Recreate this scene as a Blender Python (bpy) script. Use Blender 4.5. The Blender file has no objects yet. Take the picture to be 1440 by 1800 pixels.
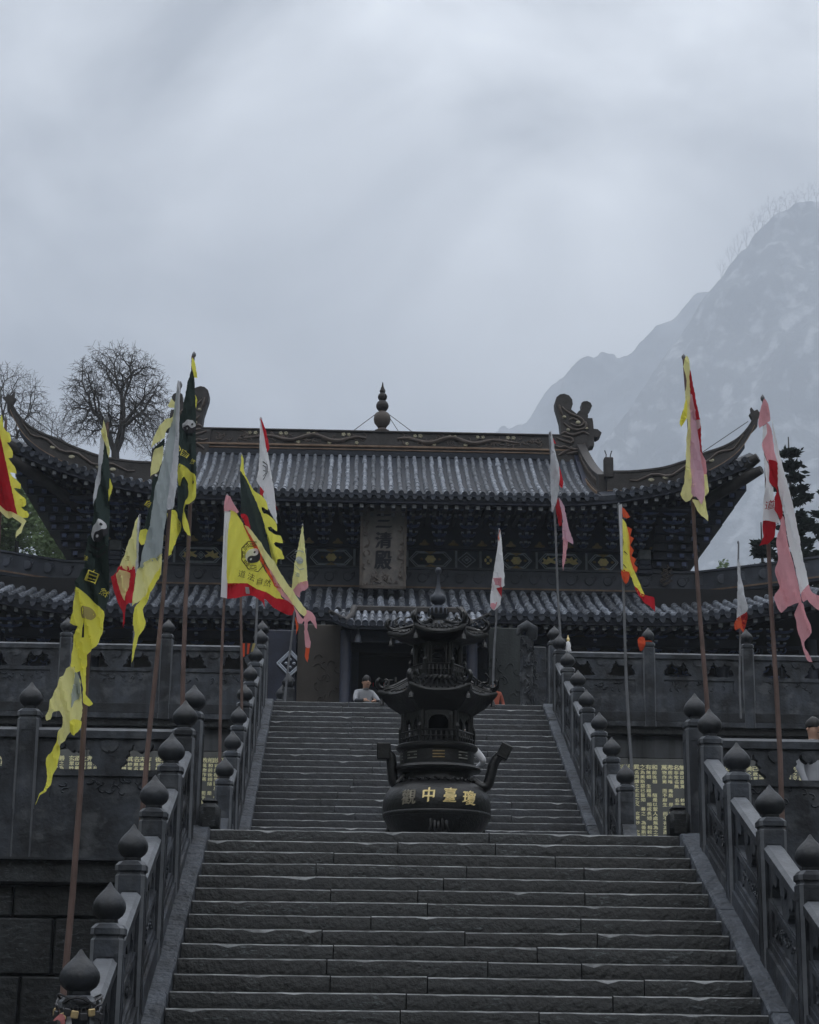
import bpy, bmesh, math, random
from mathutils import Vector, Matrix, noise
from mathutils.geometry import delaunay_2d_cdt
rad = math.radians
random.seed(11)
scene = bpy.context.scene
COL = scene.collection

# ------------------------------------------------------------------ camera
F_PX = 3334.4
PIT, YAW, ROLL = rad(15.41), rad(1.575), rad(0.679)
EYE = Vector((-1.059, 0.0, 1.6))
FWD = Vector((math.sin(YAW)*math.cos(PIT), math.cos(YAW)*math.cos(PIT), math.sin(PIT)))
R0 = Vector((math.cos(YAW), -math.sin(YAW), 0)); U0 = R0.cross(FWD)
RGT = math.cos(ROLL)*R0 + math.sin(ROLL)*U0
UPV = math.cos(ROLL)*U0 - math.sin(ROLL)*R0
cam_d = bpy.data.cameras.new('camera'); cam = bpy.data.objects.new('camera', cam_d); COL.objects.link(cam)
cam.matrix_world = Matrix(((RGT.x, UPV.x, -FWD.x, EYE.x), (RGT.y, UPV.y, -FWD.y, EYE.y), (RGT.z, UPV.z, -FWD.z, EYE.z), (0, 0, 0, 1)))
cam_d.sensor_fit = 'HORIZONTAL'; cam_d.sensor_width = 36.0; cam_d.lens = 36.0*F_PX/1440.0
cam_d.clip_start = 0.1; cam_d.clip_end = 60000
scene.camera = cam

# ------------------------------------------------------------------ sky, sun, exposure
SUN_EL, SUN_AZ = rad(62), rad(12)      # azimuth from +Y towards +X
world = bpy.data.worlds.new('World'); scene.world = world; world.use_nodes = True
def build_world():
    nt = world.node_tree; nt.nodes.clear(); N = nt.nodes.new; L = nt.links.new
    out = N('ShaderNodeOutputWorld')
    sky = N('ShaderNodeTexSky'); sky.sky_type = 'NISHITA'; sky.sun_disc = False
    sky.sun_elevation = SUN_EL; sky.sun_rotation = SUN_AZ; sky.altitude = 900; sky.dust_density = 4.0
    b1 = N('ShaderNodeBackground'); b1.inputs[1].default_value = 0.06
    L(sky.outputs[0], b1.inputs[0])
    # overcast deck: standard overcast luminance (1 + 2 sin e) / 3 with soft cloud folds
    tc = N('ShaderNodeTexCoord'); sep = N('ShaderNodeSeparateXYZ'); L(tc.outputs['Generated'], sep.inputs[0])
    mx = N('ShaderNodeMath'); mx.operation = 'MAXIMUM'; L(sep.outputs[2], mx.inputs[0]); mx.inputs[1].default_value = 0.0
    ma = N('ShaderNodeMath'); ma.operation = 'MULTIPLY_ADD'; L(mx.outputs[0], ma.inputs[0]); ma.inputs[1].default_value = 0.67; ma.inputs[2].default_value = 0.33
    n1 = N('ShaderNodeTexNoise'); n1.inputs['Scale'].default_value = 5.0; n1.inputs['Detail'].default_value = 7.0; n1.inputs['Roughness'].default_value = 0.5
    n1.inputs['Distortion'].default_value = 0.5
    mp = N('ShaderNodeMapping'); mp.inputs['Scale'].default_value = (1.0, 1.0, 1.5); mp.inputs['Location'].default_value = (0.31, 0.2, 0.45)
    L(tc.outputs['Generated'], mp.inputs[0]); L(mp.outputs[0], n1.inputs['Vector'])
    cr = N('ShaderNodeMapRange'); L(n1.outputs['Fac'], cr.inputs[0])
    cr.inputs[1].default_value = 0.33; cr.inputs[2].default_value = 0.67; cr.inputs[3].default_value = 0.35; cr.inputs[4].default_value = 1.75
    mu = N('ShaderNodeMath'); mu.operation = 'MULTIPLY'; L(ma.outputs[0], mu.inputs[0]); L(cr.outputs[0], mu.inputs[1])
    b2 = N('ShaderNodeBackground'); b2.inputs[0].default_value = (0.95, 0.975, 1.0, 1)
    st = N('ShaderNodeMath'); st.operation = 'MULTIPLY'; L(mu.outputs[0], st.inputs[0]); st.inputs[1].default_value = CLOUD
    L(st.outputs[0], b2.inputs[1])
    mix = N('ShaderNodeMixShader'); mix.inputs[0].default_value = 0.9
    L(b1.outputs[0], mix.inputs[1]); L(b2.outputs[0], mix.inputs[2]); L(mix.outputs[0], out.inputs[0])
CLOUD = 3.4
build_world()
sun_d = bpy.data.lights.new('sun', 'SUN'); sun_d.energy = 0.6; sun_d.angle = rad(40); sun_d.color = (1.0, 0.97, 0.93)
sun = bpy.data.objects.new('sun', sun_d); COL.objects.link(sun); sun.location = (0, 30, 60)
sd = Vector((math.sin(SUN_AZ)*math.cos(SUN_EL), math.cos(SUN_AZ)*math.cos(SUN_EL), math.sin(SUN_EL)))
sun.rotation_euler = sd.to_track_quat('Z', 'Y').to_euler()
vs = scene.view_settings; vs.view_transform = 'Standard'; vs.look = 'None'; vs.exposure = 0.0; vs.gamma = 1.0; vs.use_curve_mapping = False
scene.cycles.use_denoising = True
scene.cycles.max_bounces = 8; scene.cycles.diffuse_bounces = 3; scene.cycles.glossy_bounces = 3; scene.cycles.volume_bounces = 3; scene.cycles.transparent_max_bounces = 8
scene.cycles.sample_clamp_indirect = 6.0

# ------------------------------------------------------------------ helpers
def at(px, py, Y):
    """the point that photograph pixel (px, py) shows on the upright plane at depth Y"""
    d = FWD + RGT*((px-720)/F_PX) - UPV*((py-900)/F_PX)
    return EYE + d*((Y-EYE.y)/d.y)
WOFF = {}
def woff(o): return WOFF.get(o.name, Vector((0, 0, 0))) if o else Vector((0, 0, 0))
def tag(o, label=None, cat=None, group=None, kind=None):
    if label: o['label'] = label
    if cat: o['category'] = cat
    if group: o['group'] = group
    if kind: o['kind'] = kind
    return o
def thing(name, label, cat, loc=(0, 0, 0), group=None):
    o = bpy.data.objects.new(name, None); COL.objects.link(o); o.location = loc; o.empty_display_size = 0.2
    WOFF[o.name] = Vector(loc); return tag(o, label, cat, group)
def link_mesh(name, me, parent=None, world_loc=(0, 0, 0), rot=None, scale=None):
    o = bpy.data.objects.new(name, me); COL.objects.link(o)
    o.location = Vector(world_loc) - woff(parent)
    if parent: o.parent = parent
    if rot: o.rotation_euler = rot
    if scale: o.scale = scale
    WOFF[o.name] = Vector(world_loc); return o
class MB:
    def __init__(s): s.v = []; s.f = []; s.m = []
    def add(s, vs, fs, mi=0):
        b = len(s.v); s.v.extend([Vector(p) for p in vs])
        for f in fs: s.f.append(tuple(i+b for i in f)); s.m.append(mi)
        return s
    def box(s, x0, x1, y0, y1, z0, z1, mi=0):
        return s.add([(x0,y0,z0),(x1,y0,z0),(x1,y1,z0),(x0,y1,z0),(x0,y0,z1),(x1,y0,z1),(x1,y1,z1),(x0,y1,z1)],
                     [(0,3,2,1),(4,5,6,7),(0,1,5,4),(1,2,6,5),(2,3,7,6),(3,0,4,7)], mi)
    def bbox(s, x0, x1, y0, y1, z0, z1, b=0.02, mi=0):
        """box with chamfered edges: rings of eight corners"""
        def ring(z, i): return [(x0+b, y0+i, z), (x1-b, y0+i, z), (x1-i, y0+b, z), (x1-i, y1-b, z), (x1-b, y1-i, z), (x0+b, y1-i, z), (x0+i, y1-b, z), (x0+i, y0+b, z)]
        rs = [ring(z0, b), ring(z0+b, 0), ring(z1-b, 0), ring(z1, b)]
        rs[0] = [(min(max(x, x0+b), x1-b), min(max(y, y0+b), y1-b), z) for x, y, z in rs[0]]
        rs[3] = [(min(max(x, x0+b), x1-b), min(max(y, y0+b), y1-b), z) for x, y, z in rs[3]]
        vs = [p for r in rs for p in r]; fs = []
        for k in range(3):
            for i in range(8): j = (i+1) % 8; fs.append((k*8+i, k*8+j, k*8+8+j, k*8+8+i))
        fs.append(tuple(range(7, -1, -1))); fs.append(tuple(24+i for i in range(8)))
        return s.add(vs, fs, mi)
    def rings(s, rs, close=True, cap=(True, True), mi=0):
        n = len(rs[0]); vs = [p for r in rs for p in r]; fs = []
        for k in range(len(rs)-1):
            for i in range(n if close else n-1):
                j = (i+1) % n; fs.append((k*n+i, k*n+j, (k+1)*n+j, (k+1)*n+i))
        if cap[0]: fs.append(tuple(range(n-1, -1, -1)))
        if cap[1]: fs.append(tuple((len(rs)-1)*n+i for i in range(n)))
        return s.add(vs, fs, mi)
    def lathe(s, cx, cy, prof, n=16, ph=0.0, mi=0, mod=None):
        rs = []
        for r, z in prof:
            rs.append([(cx+(r*(mod(2*math.pi*i/n+ph, z) if mod else 1))*math.cos(2*math.pi*i/n+ph), cy+(r*(mod(2*math.pi*i/n+ph, z) if mod else 1))*math.sin(2*math.pi*i/n+ph), z) for i in range(n)])
        return s.rings(rs, mi=mi)
    def tube(s, pts, r, n=6, mi=0, cap=True):
        pts = [Vector(p) for p in pts]; m = len(pts)
        rr = r if isinstance(r, (list, tuple)) else [r]*m
        rs = []; ref = Vector((0.31, 0.17, 0.94))
        t0 = (pts[1]-pts[0]).normalized()
        if abs(t0.dot(ref)) > 0.9: ref = Vector((1, 0.1, 0))
        a = t0.cross(ref).normalized()
        for i, p in enumerate(pts):
            t = (pts[min(i+1, m-1)]-pts[max(i-1, 0)])
            t = t.normalized() if t.length > 1e-9 else t0
            a = (a-t*a.dot(t)); a = a.normalized() if a.length > 1e-6 else t.orthogonal().normalized()
            b = t.cross(a)
            rs.append([p+(a*math.cos(2*math.pi*k/n)+b*math.sin(2*math.pi*k/n))*rr[i] for k in range(n)])
        return s.rings(rs, cap=(cap, cap), mi=mi)
    def sweep(s, pts, sec, side, mi=0, up=Vector((0, 0, 1)), cap=True):
        """closed section of (across, up) carried along pts; side(i) gives the across vector"""
        rs = []
        for i, p in enumerate(pts):
            sv = side(i); rs.append([Vector(p)+sv*a+up*b for a, b in (sec(i) if callable(sec) else sec)])
        return s.rings(rs, cap=(cap, cap), mi=mi)
    def plate(s, outer, holes=(), fn=None, back=None, step=None, mi=0, mis=None):
        """flat shape with holes; fn(x, y) -> front point, back(x, y) -> back point (None for a single skin)"""
        loops = [outer]+list(holes); co = []; ed = []
        for lp in loops:
            b = len(co); co += [Vector((p[0], p[1])) for p in lp]; ed += [(b+i, b+(i+1) % len(lp)) for i in range(len(lp))]
        if step:
            xs = [p[0] for p in outer]; ys = [p[1] for p in outer]
            x = min(xs)+step*0.5; row = 0
            while x < max(xs):
                y = min(ys)+step*(0.5 if row % 2 else 1.0)
                while y < max(ys):
                    if inside(x, y, outer) and edge_dist(x, y, outer) > step*0.35: co.append(Vector((x, y)))
                    y += step
                x += step; row += 1
        V, E, T, _, _, _ = delaunay_2d_cdt(co, ed, [], 0, 1e-7)
        T = [t for t in T if (lambda cx, cy: inside(cx, cy, outer) and not any(inside(cx, cy, h) for h in holes))(sum(V[i].x for i in t)/len(t), sum(V[i].y for i in t)/len(t))]
        n = len(V); b = len(s.v)
        s.v += [Vector(fn(p.x, p.y)) for p in V]
        for t in T: s.f.append(tuple(b+i for i in t)); s.m.append(mi)
        if back:
            s.v += [Vector(back(p.x, p.y)) for p in V]
            cnt = {}
            for t in T:
                s.f.append(tuple(b+n+i for i in reversed(t))); s.m.append(mi)
                for k in range(len(t)):
                    e = (t[k], t[(k+1) % len(t)]); cnt[e] = 1
            for (i, j) in list(cnt):
                if (j, i) not in cnt: s.f.append((b+j, b+i, b+n+i, b+n+j)); s.m.append(mi if mis is None else mis)
        return s
    def build(s, name, mats, parent=None, smooth=None, kind=None, label=None):
        off = woff(parent); me = bpy.data.meshes.new(name)
        me.from_pydata([tuple(p-off) for p in s.v], [], s.f)
        mats = mats if isinstance(mats, (list, tuple)) else [mats]
        for m in mats: me.materials.append(m)
        if len(mats) > 1: me.polygons.foreach_set('material_index', s.m)
        me.update()
        if smooth:
            me.shade_smooth(); me.set_sharp_from_angle(angle=rad(smooth))
        o = bpy.data.objects.new(name, me); COL.objects.link(o)
        if parent: o.parent = parent
        WOFF[o.name] = Vector(off)
        return tag(o, label=label, kind=kind)
    def mesh(s, name, mats, smooth=None):
        me = bpy.data.meshes.new(name); me.from_pydata([tuple(p) for p in s.v], [], s.f)
        mats = mats if isinstance(mats, (list, tuple)) else [mats]
        for m in mats: me.materials.append(m)
        if len(mats) > 1: me.polygons.foreach_set('material_index', s.m)
        me.update()
        if smooth: me.shade_smooth(); me.set_sharp_from_angle(angle=rad(smooth))
        return me
def inside(x, y, poly):
    c = False; j = len(poly)-1
    for i in range(len(poly)):
        xi, yi = poly[i][0], poly[i][1]; xj, yj = poly[j][0], poly[j][1]
        if (yi > y) != (yj > y) and x < (xj-xi)*(y-yi)/(yj-yi)+xi: c = not c
        j = i
    return c
def edge_dist(x, y, poly):
    best = 1e9
    for i in range(len(poly)):
        x1, y1 = poly[i][0], poly[i][1]; x2, y2 = poly[(i+1) % len(poly)][0], poly[(i+1) % len(poly)][1]
        dx, dy = x2-x1, y2-y1; l = dx*dx+dy*dy
        t = 0 if l == 0 else max(0, min(1, ((x-x1)*dx+(y-y1)*dy)/l))
        best = min(best, math.hypot(x-x1-t*dx, y-y1-t*dy))
    return best
def smooth_poly(pts, k=2, closed=True):
    """corner-cutting of a polyline"""
    for _ in range(k):
        o = []; n = len(pts)
        rng = range(n if closed else n-1)
        if not closed: o.append(pts[0])
        for i in rng:
            p, q = pts[i], pts[(i+1) % n]
            o.append(tuple(a*0.75+b*0.25 for a, b in zip(p, q))); o.append(tuple(a*0.25+b*0.75 for a, b in zip(p, q)))
        if not closed: o.append(pts[-1])
        pts = o
    return pts
def lerp_table(tab, x):
    if x <= tab[0][0]: return tab[0][1]
    for (a, va), (b, vb) in zip(tab, tab[1:]):
        if x <= b: return va+(vb-va)*(x-a)/(b-a)
    return tab[-1][1]
GLYPH = {}
def glyph(ch, size=1.0):
    """outline faces of one character, centred, height about 1"""
    if ch not in GLYPH:
        c = bpy.data.curves.new('g', 'FONT'); c.body = ch; c.resolution_u = 2
        o = bpy.data.objects.new('g', c); COL.objects.link(o)
        me = bpy.data.meshes.new_from_object(o.evaluated_get(bpy.context.evaluated_depsgraph_get()))
        vs = [(v.co.x, v.co.y) for v in me.vertices]; fs = [tuple(p.vertices) for p in me.polygons]
        bpy.data.objects.remove(o); bpy.data.curves.remove(c); bpy.data.meshes.remove(me)
        x0, x1 = min(v[0] for v in vs), max(v[0] for v in vs); y0, y1 = min(v[1] for v in vs), max(v[1] for v in vs)
        GLYPH[ch] = ([(x-(x0+x1)/2, y-(y0+y1)/2) for x, y in vs], fs)
    vs, fs = GLYPH[ch]
    return [(x*size, y*size) for x, y in vs], fs

# ------------------------------------------------------------------ materials
MATS = {}
def _principled(name):
    m = bpy.data.materials.new(name); m.use_nodes = True; nt = m.node_tree
    return m, nt, nt.nodes['Principled BSDF']
def stone(name, c1, c2, scale=1.6, rough=0.6, bump=0.35, streak=0.0, rnd=0.2, spec=0.35, pale=None, pale_amt=0.0, fine=22.0, bdist=0.02, chisel=0.0, chis_col=(0.2, 0.21, 0.22), lo=0.33, hi=0.68):
    m, nt, bs = _principled(name); N = nt.nodes.new; L = nt.links.new
    geo = N('ShaderNodeNewGeometry')
    n1 = N('ShaderNodeTexNoise'); n1.inputs['Scale'].default_value = scale; n1.inputs['Detail'].default_value = 8; n1.inputs['Roughness'].default_value = 0.62
    L(geo.outputs['Position'], n1.inputs['Vector'])
    ramp = N('ShaderNodeValToRGB'); ramp.color_ramp.elements[0].position = lo; ramp.color_ramp.elements[1].position = hi
    ramp.color_ramp.elements[0].color = (*c1, 1); ramp.color_ramp.elements[1].color = (*c2, 1)
    L(n1.outputs['Fac'], ramp.inputs[0]); col = ramp.outputs[0]
    def mixc(a, fac, bcol, mode='MIX'):
        x = N('ShaderNodeMix'); x.data_type = 'RGBA'; x.blend_type = mode
        if isinstance(fac, float): x.inputs[0].default_value = fac
        else: L(fac, x.inputs[0])
        L(a, x.inputs[6])
        if isinstance(bcol, tuple): x.inputs[7].default_value = (*bcol, 1)
        else: L(bcol, x.inputs[7])
        return x.outputs[2]
    if streak > 0:
        mp = N('ShaderNodeMapping'); mp.inputs['Scale'].default_value = (5.0, 5.0, 0.35); L(geo.outputs['Position'], mp.inputs[0])
        n2 = N('ShaderNodeTexNoise'); n2.inputs['Scale'].default_value = 1.0; n2.inputs['Detail'].default_value = 5; L(mp.outputs[0], n2.inputs['Vector'])
        mr = N('ShaderNodeMapRange'); mr.inputs[1].default_value = 0.45; mr.inputs[2].default_value = 0.7; mr.inputs[4].default_value = streak; L(n2.outputs['Fac'], mr.inputs[0])
        col = mixc(col, mr.outputs[0], tuple(c*0.25 for c in c1))
    if pale:
        n3 = N('ShaderNodeTexNoise'); n3.inputs['Scale'].default_value = scale*2.7; n3.inputs['Detail'].default_value = 6; L(geo.outputs['Position'], n3.inputs['Vector'])
        mr = N('ShaderNodeMapRange'); mr.inputs[1].default_value = 0.52; mr.inputs[2].default_value = 0.66; mr.inputs[4].default_value = pale_amt; L(n3.outputs['Fac'], mr.inputs[0])
        col = mixc(col, mr.outputs[0], pale)
    if chisel > 0:
        mp = N('ShaderNodeMapping'); mp.inputs['Rotation'].default_value = (0, rad(38), 0); mp.inputs['Scale'].default_value = (11, 20, 60); L(geo.outputs['Position'], mp.inputs[0])
        n4 = N('ShaderNodeTexNoise'); n4.inputs['Scale'].default_value = 1.0; n4.inputs['Detail'].default_value = 2; n4.inputs['Distortion'].default_value = 1.2; L(mp.outputs[0], n4.inputs['Vector'])
        n5 = N('ShaderNodeTexNoise'); n5.inputs['Scale'].default_value = 1.7; n5.inputs['Detail'].default_value = 3; L(geo.outputs['Position'], n5.inputs['Vector'])
        m4 = N('ShaderNodeMapRange'); m4.inputs[1].default_value = 0.585; m4.inputs[2].default_value = 0.66; L(n4.outputs['Fac'], m4.inputs[0])
        m5 = N('ShaderNodeMapRange'); m5.inputs[1].default_value = 0.38; m5.inputs[2].default_value = 0.62; m5.inputs[4].default_value = chisel; L(n5.outputs['Fac'], m5.inputs[0])
        mm = N('ShaderNodeMath'); mm.operation = 'MULTIPLY'; L(m4.outputs[0], mm.inputs[0]); L(m5.outputs[0], mm.inputs[1])
        col = mixc(col, mm.outputs[0], chis_col)
    oi = N('ShaderNodeObjectInfo'); mr = N('ShaderNodeMapRange'); mr.inputs[3].default_value = 1-rnd; mr.inputs[4].default_value = 1+rnd; L(oi.outputs['Random'], mr.inputs[0])
    vm = N('ShaderNodeVectorMath'); vm.operation = 'SCALE'; L(col, vm.inputs[0]); L(mr.outputs[0], vm.inputs['Scale'])
    L(vm.outputs[0], bs.inputs['Base Color'])
    nf = N('ShaderNodeTexNoise'); nf.inputs['Scale'].default_value = fine; nf.inputs['Detail'].default_value = 6; L(geo.outputs['Position'], nf.inputs['Vector'])
    bp = N('ShaderNodeBump'); bp.inputs['Strength'].default_value = bump; bp.inputs['Distance'].default_value = bdist; L(nf.outputs['Fac'], bp.inputs['Height'])
    L(bp.outputs[0], bs.inputs['Normal'])
    rr = N('ShaderNodeMapRange'); rr.inputs[3].default_value = max(0.05, rough-0.15); rr.inputs[4].default_value = min(1, rough+0.15); L(n1.outputs['Fac'], rr.inputs[0]); L(rr.outputs[0], bs.inputs['Roughness'])
    bs.inputs['Specular IOR Level'].default_value = spec
    MATS[name] = m; return m
def plain(name, c, rough=0.6, metal=0.0, var=0.15, scale=6.0, bump=0.1, spec=0.35):
    m, nt, bs = _principled(name); N = nt.nodes.new; L = nt.links.new
    geo = N('ShaderNodeNewGeometry'); n1 = N('ShaderNodeTexNoise'); n1.inputs['Scale'].default_value = scale; n1.inputs['Detail'].default_value = 5
    L(geo.outputs['Position'], n1.inputs['Vector'])
    mr = N('ShaderNodeMapRange'); mr.inputs[1].default_value = 0.25; mr.inputs[2].default_value = 0.75; mr.inputs[3].default_value = 1-var; mr.inputs[4].default_value = 1+var; L(n1.outputs['Fac'], mr.inputs[0])
    vm = N('ShaderNodeVectorMath'); vm.operation = 'SCALE'; vm.inputs[0].default_value = c; L(mr.outputs[0], vm.inputs['Scale']); L(vm.outputs[0], bs.inputs['Base Color'])
    bs.inputs['Roughness'].default_value = rough; bs.inputs['Metallic'].default_value = metal; bs.inputs['Specular IOR Level'].default_value = spec
    if bump:
        nf = N('ShaderNodeTexNoise'); nf.inputs['Scale'].default_value = scale*5; nf.inputs['Detail'].default_value = 4; L(geo.outputs['Position'], nf.inputs['Vector'])
        bp = N('ShaderNodeBump'); bp.inputs['Strength'].default_value = bump; bp.inputs['Distance'].default_value = 0.01; L(nf.outputs['Fac'], bp.inputs['Height']); L(bp.outputs[0], bs.inputs['Normal'])
    MATS[name] = m; return m
def cloth(name, c, trans=0.45, var=0.1, fade=None, fade_amt=0.0):
    m, nt, bs = _principled(name); N = nt.nodes.new; L = nt.links.new
    nt.nodes.remove(bs); out = nt.nodes['Material Output']
    geo = N('ShaderNodeNewGeometry'); n1 = N('ShaderNodeTexNoise'); n1.inputs['Scale'].default_value = 2.2; n1.inputs['Detail'].default_value = 6
    L(geo.outputs['Position'], n1.inputs['Vector'])
    mr = N('ShaderNodeMapRange'); mr.inputs[1].default_value = 0.25; mr.inputs[2].default_value = 0.75; mr.inputs[3].default_value = 1-var; mr.inputs[4].default_value = 1+var; L(n1.outputs['Fac'], mr.inputs[0])
    vm = N('ShaderNodeVectorMath'); vm.operation = 'SCALE'; vm.inputs[0].default_value = c; L(mr.outputs[0], vm.inputs['Scale']); col = vm.outputs[0]
    if fade:
        x = N('ShaderNodeMix'); x.data_type = 'RGBA'; L(col, x.inputs[6]); x.inputs[7].default_value = (*fade, 1)
        n2 = N('ShaderNodeTexNoise'); n2.inputs['Scale'].default_value = 1.3; n2.inputs['Detail'].default_value = 3; L(geo.outputs['Position'], n2.inputs['Vector'])
        m2 = N('ShaderNodeMapRange'); m2.inputs[1].default_value = 0.4; m2.inputs[2].default_value = 0.65; m2.inputs[4].default_value = fade_amt; L(n2.outputs['Fac'], m2.inputs[0]); L(m2.outputs[0], x.inputs[0]); col = x.outputs[2]
    wm = N('ShaderNodeMapping'); wm.inputs['Scale'].default_value = (11, 11, 2.6); wm.inputs['Rotation'].default_value = (0, 0.2, 0); L(geo.outputs['Position'], wm.inputs[0]); wv = N('ShaderNodeTexNoise'); wv.inputs['Scale'].default_value = 1.0; wv.inputs['Detail'].default_value = 5; L(wm.outputs[0], wv.inputs['Vector'])
    bp = N('ShaderNodeBump'); bp.inputs['Strength'].default_value = 0.8; bp.inputs['Distance'].default_value = 0.05; L(wv.outputs['Fac'], bp.inputs['Height'])
    d = N('ShaderNodeBsdfDiffuse'); t = N('ShaderNodeBsdfTranslucent'); mx = N('ShaderNodeMixShader'); mx.inputs[0].default_value = trans
    for s_ in (d, t): L(col, s_.inputs['Color']); L(bp.outputs[0], s_.inputs['Normal'])
    L(d.outputs[0], mx.inputs[1]); L(t.outputs[0], mx.inputs[2]); L(mx.outputs[0], out.inputs[0])
    MATS[name] = m; return m

stone('step_stone', (0.003906, 0.004761, 0.005332), (0.009766, 0.01141, 0.01279), 2.2, 0.55, 0.7, 0.25, 0.42, 0.4, pale=(0.01581, 0.01785, 0.0192), pale_amt=0.35, fine=16, bdist=0.03, chisel=0.9, chis_col=(0.05756, 0.06612, 0.07109), lo=0.4, hi=0.64)
stone('step_edge', (0.04, 0.043, 0.046), (0.3, 0.31, 0.32), 4.0, 0.6, 0.5, 0, 0.25, 0.35, fine=20)  # paler worn lip, with the sky highlight along the nosing put into the colour
stone('step_grey', (0.01031, 0.01221, 0.01578), (0.02061, 0.02379, 0.03048), 2.0, 0.6, 0.6, 0.25, 0.22, 0.35, pale=(0.02944, 0.0333, 0.04125), pale_amt=0.35, fine=14, bdist=0.03, chisel=0.6, chis_col=(0.06425, 0.07207, 0.08809), lo=0.4, hi=0.64)
stone('ramp_stone', (0.03003, 0.03418, 0.0415), (0.1114, 0.1248, 0.1497), 2.4, 0.65, 0.8, 0.0, 0.15, 0.3, fine=10, bdist=0.07)
stone('rail_stone', (0.01391, 0.01625, 0.02126), (0.05443, 0.0629, 0.0792), 1.5, 0.6, 0.3, 0.6, 0.14, 0.35, pale=(0.11, 0.117, 0.128), pale_amt=0.5, fine=20, bdist=0.035, lo=0.4, hi=0.62)
stone('finial_stone', (0.006156, 0.007224, 0.00936), (0.03001, 0.03448, 0.04432), 3.0, 0.5, 0.3, 0.35, 0.2, 0.45, fine=22)
stone('terrace_stone', (0.009426, 0.01096, 0.01383), (0.04399, 0.04948, 0.06145), 1.2, 0.62, 0.35, 0.65, 0.2, 0.35, lo=0.4, hi=0.62)
stone('wall_block', (0.0068, 0.00792, 0.009408), (0.0221, 0.0252, 0.02842), 1.1, 0.58, 0.7, 0.7, 0.3, 0.4, fine=12, bdist=0.03, chisel=0.7, chis_col=(0.085, 0.0945, 0.1078), lo=0.42, hi=0.62)
stone('plaster', (0.0528, 0.05632, 0.0616), (0.1188, 0.1254, 0.1364), 0.9, 0.7, 0.15, 0.8, 0.08, 0.25)
stone('tablet', (0.1056, 0.1089, 0.1056), (0.1452, 0.1486, 0.1452), 1.6, 0.5, 0.1, 0.3, 0.05, 0.4)
stone('earth', (0.05, 0.05, 0.045), (0.1, 0.1, 0.09), 0.6, 0.9, 0.4, 0, 0, 0.2)
stone('paving', (0.04, 0.0425, 0.045), (0.07, 0.0725, 0.0775), 0.8, 0.6, 0.4, 0, 0.1, 0.4)
stone('tile_grey', (0.05386, 0.06077, 0.07582), (0.2155, 0.2363, 0.2786), 5.0, 0.6, 0.4, 0.0, 0.45, 0.3, pale=(0.2992, 0.3253, 0.3694), pale_amt=0.6, fine=30)
stone('tile_dark', (0.01275, 0.01615, 0.02472), (0.03188, 0.03943, 0.0575), 4.0, 0.65, 0.4, 0.0, 0.2, 0.3)
stone('ridge_brown', (0.027, 0.024, 0.024), (0.06, 0.0552, 0.0552), 3.0, 0.6, 0.4, 0.2, 0.1, 0.3)
stone('relief_brown', (0.078, 0.063, 0.057), (0.138, 0.114, 0.102), 4.0, 0.6, 0.3, 0, 0.1, 0.3)
stone('brown_line', (0.112, 0.0665, 0.042), (0.238, 0.168, 0.119), 2.5, 0.6, 0.2, 0, 0.1, 0.3)
stone('pale_flower', (0.245, 0.224, 0.168), (0.434, 0.406, 0.294), 6, 0.6, 0.2, 0, 0.25, 0.3)
stone('dark_wood', (0.00972, 0.01267, 0.02691), (0.0243, 0.0312, 0.06279), 3.0, 0.5, 0.3, 0, 0.25, 0.4)
stone('bracket_paint', (0.04848, 0.06789, 0.1473), (0.1212, 0.1619, 0.3295), 5.0, 0.45, 0.2, 0, 0.25, 0.45)
stone('frieze_blue', (0.01485, 0.02112, 0.0418), (0.033, 0.044, 0.0836), 4.0, 0.5, 0.1, 0, 0.1, 0.4)
stone('frieze_line', (0.3182, 0.3501, 0.4297), (0.5411, 0.5888, 0.6683), 6.0, 0.5, 0.1, 0, 0.1, 0.3)
stone('band_dark', (0.03842, 0.04456, 0.05984), (0.07258, 0.08286, 0.111), 2.5, 0.55, 0.3, 0.2, 0.08, 0.35)
stone('rafter_end', (0.12, 0.128, 0.144), (0.22, 0.232, 0.248), 8.0, 0.6, 0.1, 0, 0.25, 0.3)
stone('wall_brown', (0.045, 0.0396, 0.0351), (0.0765, 0.0675, 0.06075), 0.8, 0.7, 0.2, 0.3, 0.08, 0.25)
stone('wall_green', (0.027, 0.0324, 0.0342), (0.054, 0.06075, 0.063), 1.5, 0.7, 0.3, 0.5, 0.08, 0.25)
stone('plaque_board', (0.111, 0.1055, 0.1055), (0.222, 0.1998, 0.1832), 3.0, 0.6, 0.3, 0.25, 0.05, 0.3)
plain('plaque_frame', (0.12, 0.1, 0.09), 0.55, 0, 0.3, 9, 0.5)
plain('ink', (0.016, 0.017, 0.024), 0.5)
plain('gold', (0.95, 0.76, 0.36), 0.4, 0.0, 0.2, 12)
plain('gold_old', (0.36, 0.26, 0.13), 0.5, 0.2, 0.35, 14)
plain('gold_text', (0.95, 0.9, 0.55), 0.5, 0.0, 0.25, 20, 0)
stone('iron', (0.002156, 0.002372, 0.003018), (0.005606, 0.006037, 0.007112), 5.0, 0.42, 0.35, 0.3, 0.08, 0.5)
plain('iron_line', (0.2, 0.2, 0.18), 0.5)
plain('pole_rust', (0.13, 0.085, 0.075), 0.6, 0, 0.35, 5)
plain('pole_grey', (0.14, 0.145, 0.16), 0.5, 0, 0.3, 5)
plain('wire', (0.05, 0.05, 0.055), 0.5)
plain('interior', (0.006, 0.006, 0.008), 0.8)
cloth('c_yellow', (0.95, 0.9, 0.16), 0.5, 0.07)
cloth('c_paleyellow', (0.92, 0.88, 0.42), 0.5, 0.08)
cloth('c_red', (0.6, 0.03, 0.045), 0.45, 0.12)
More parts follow.
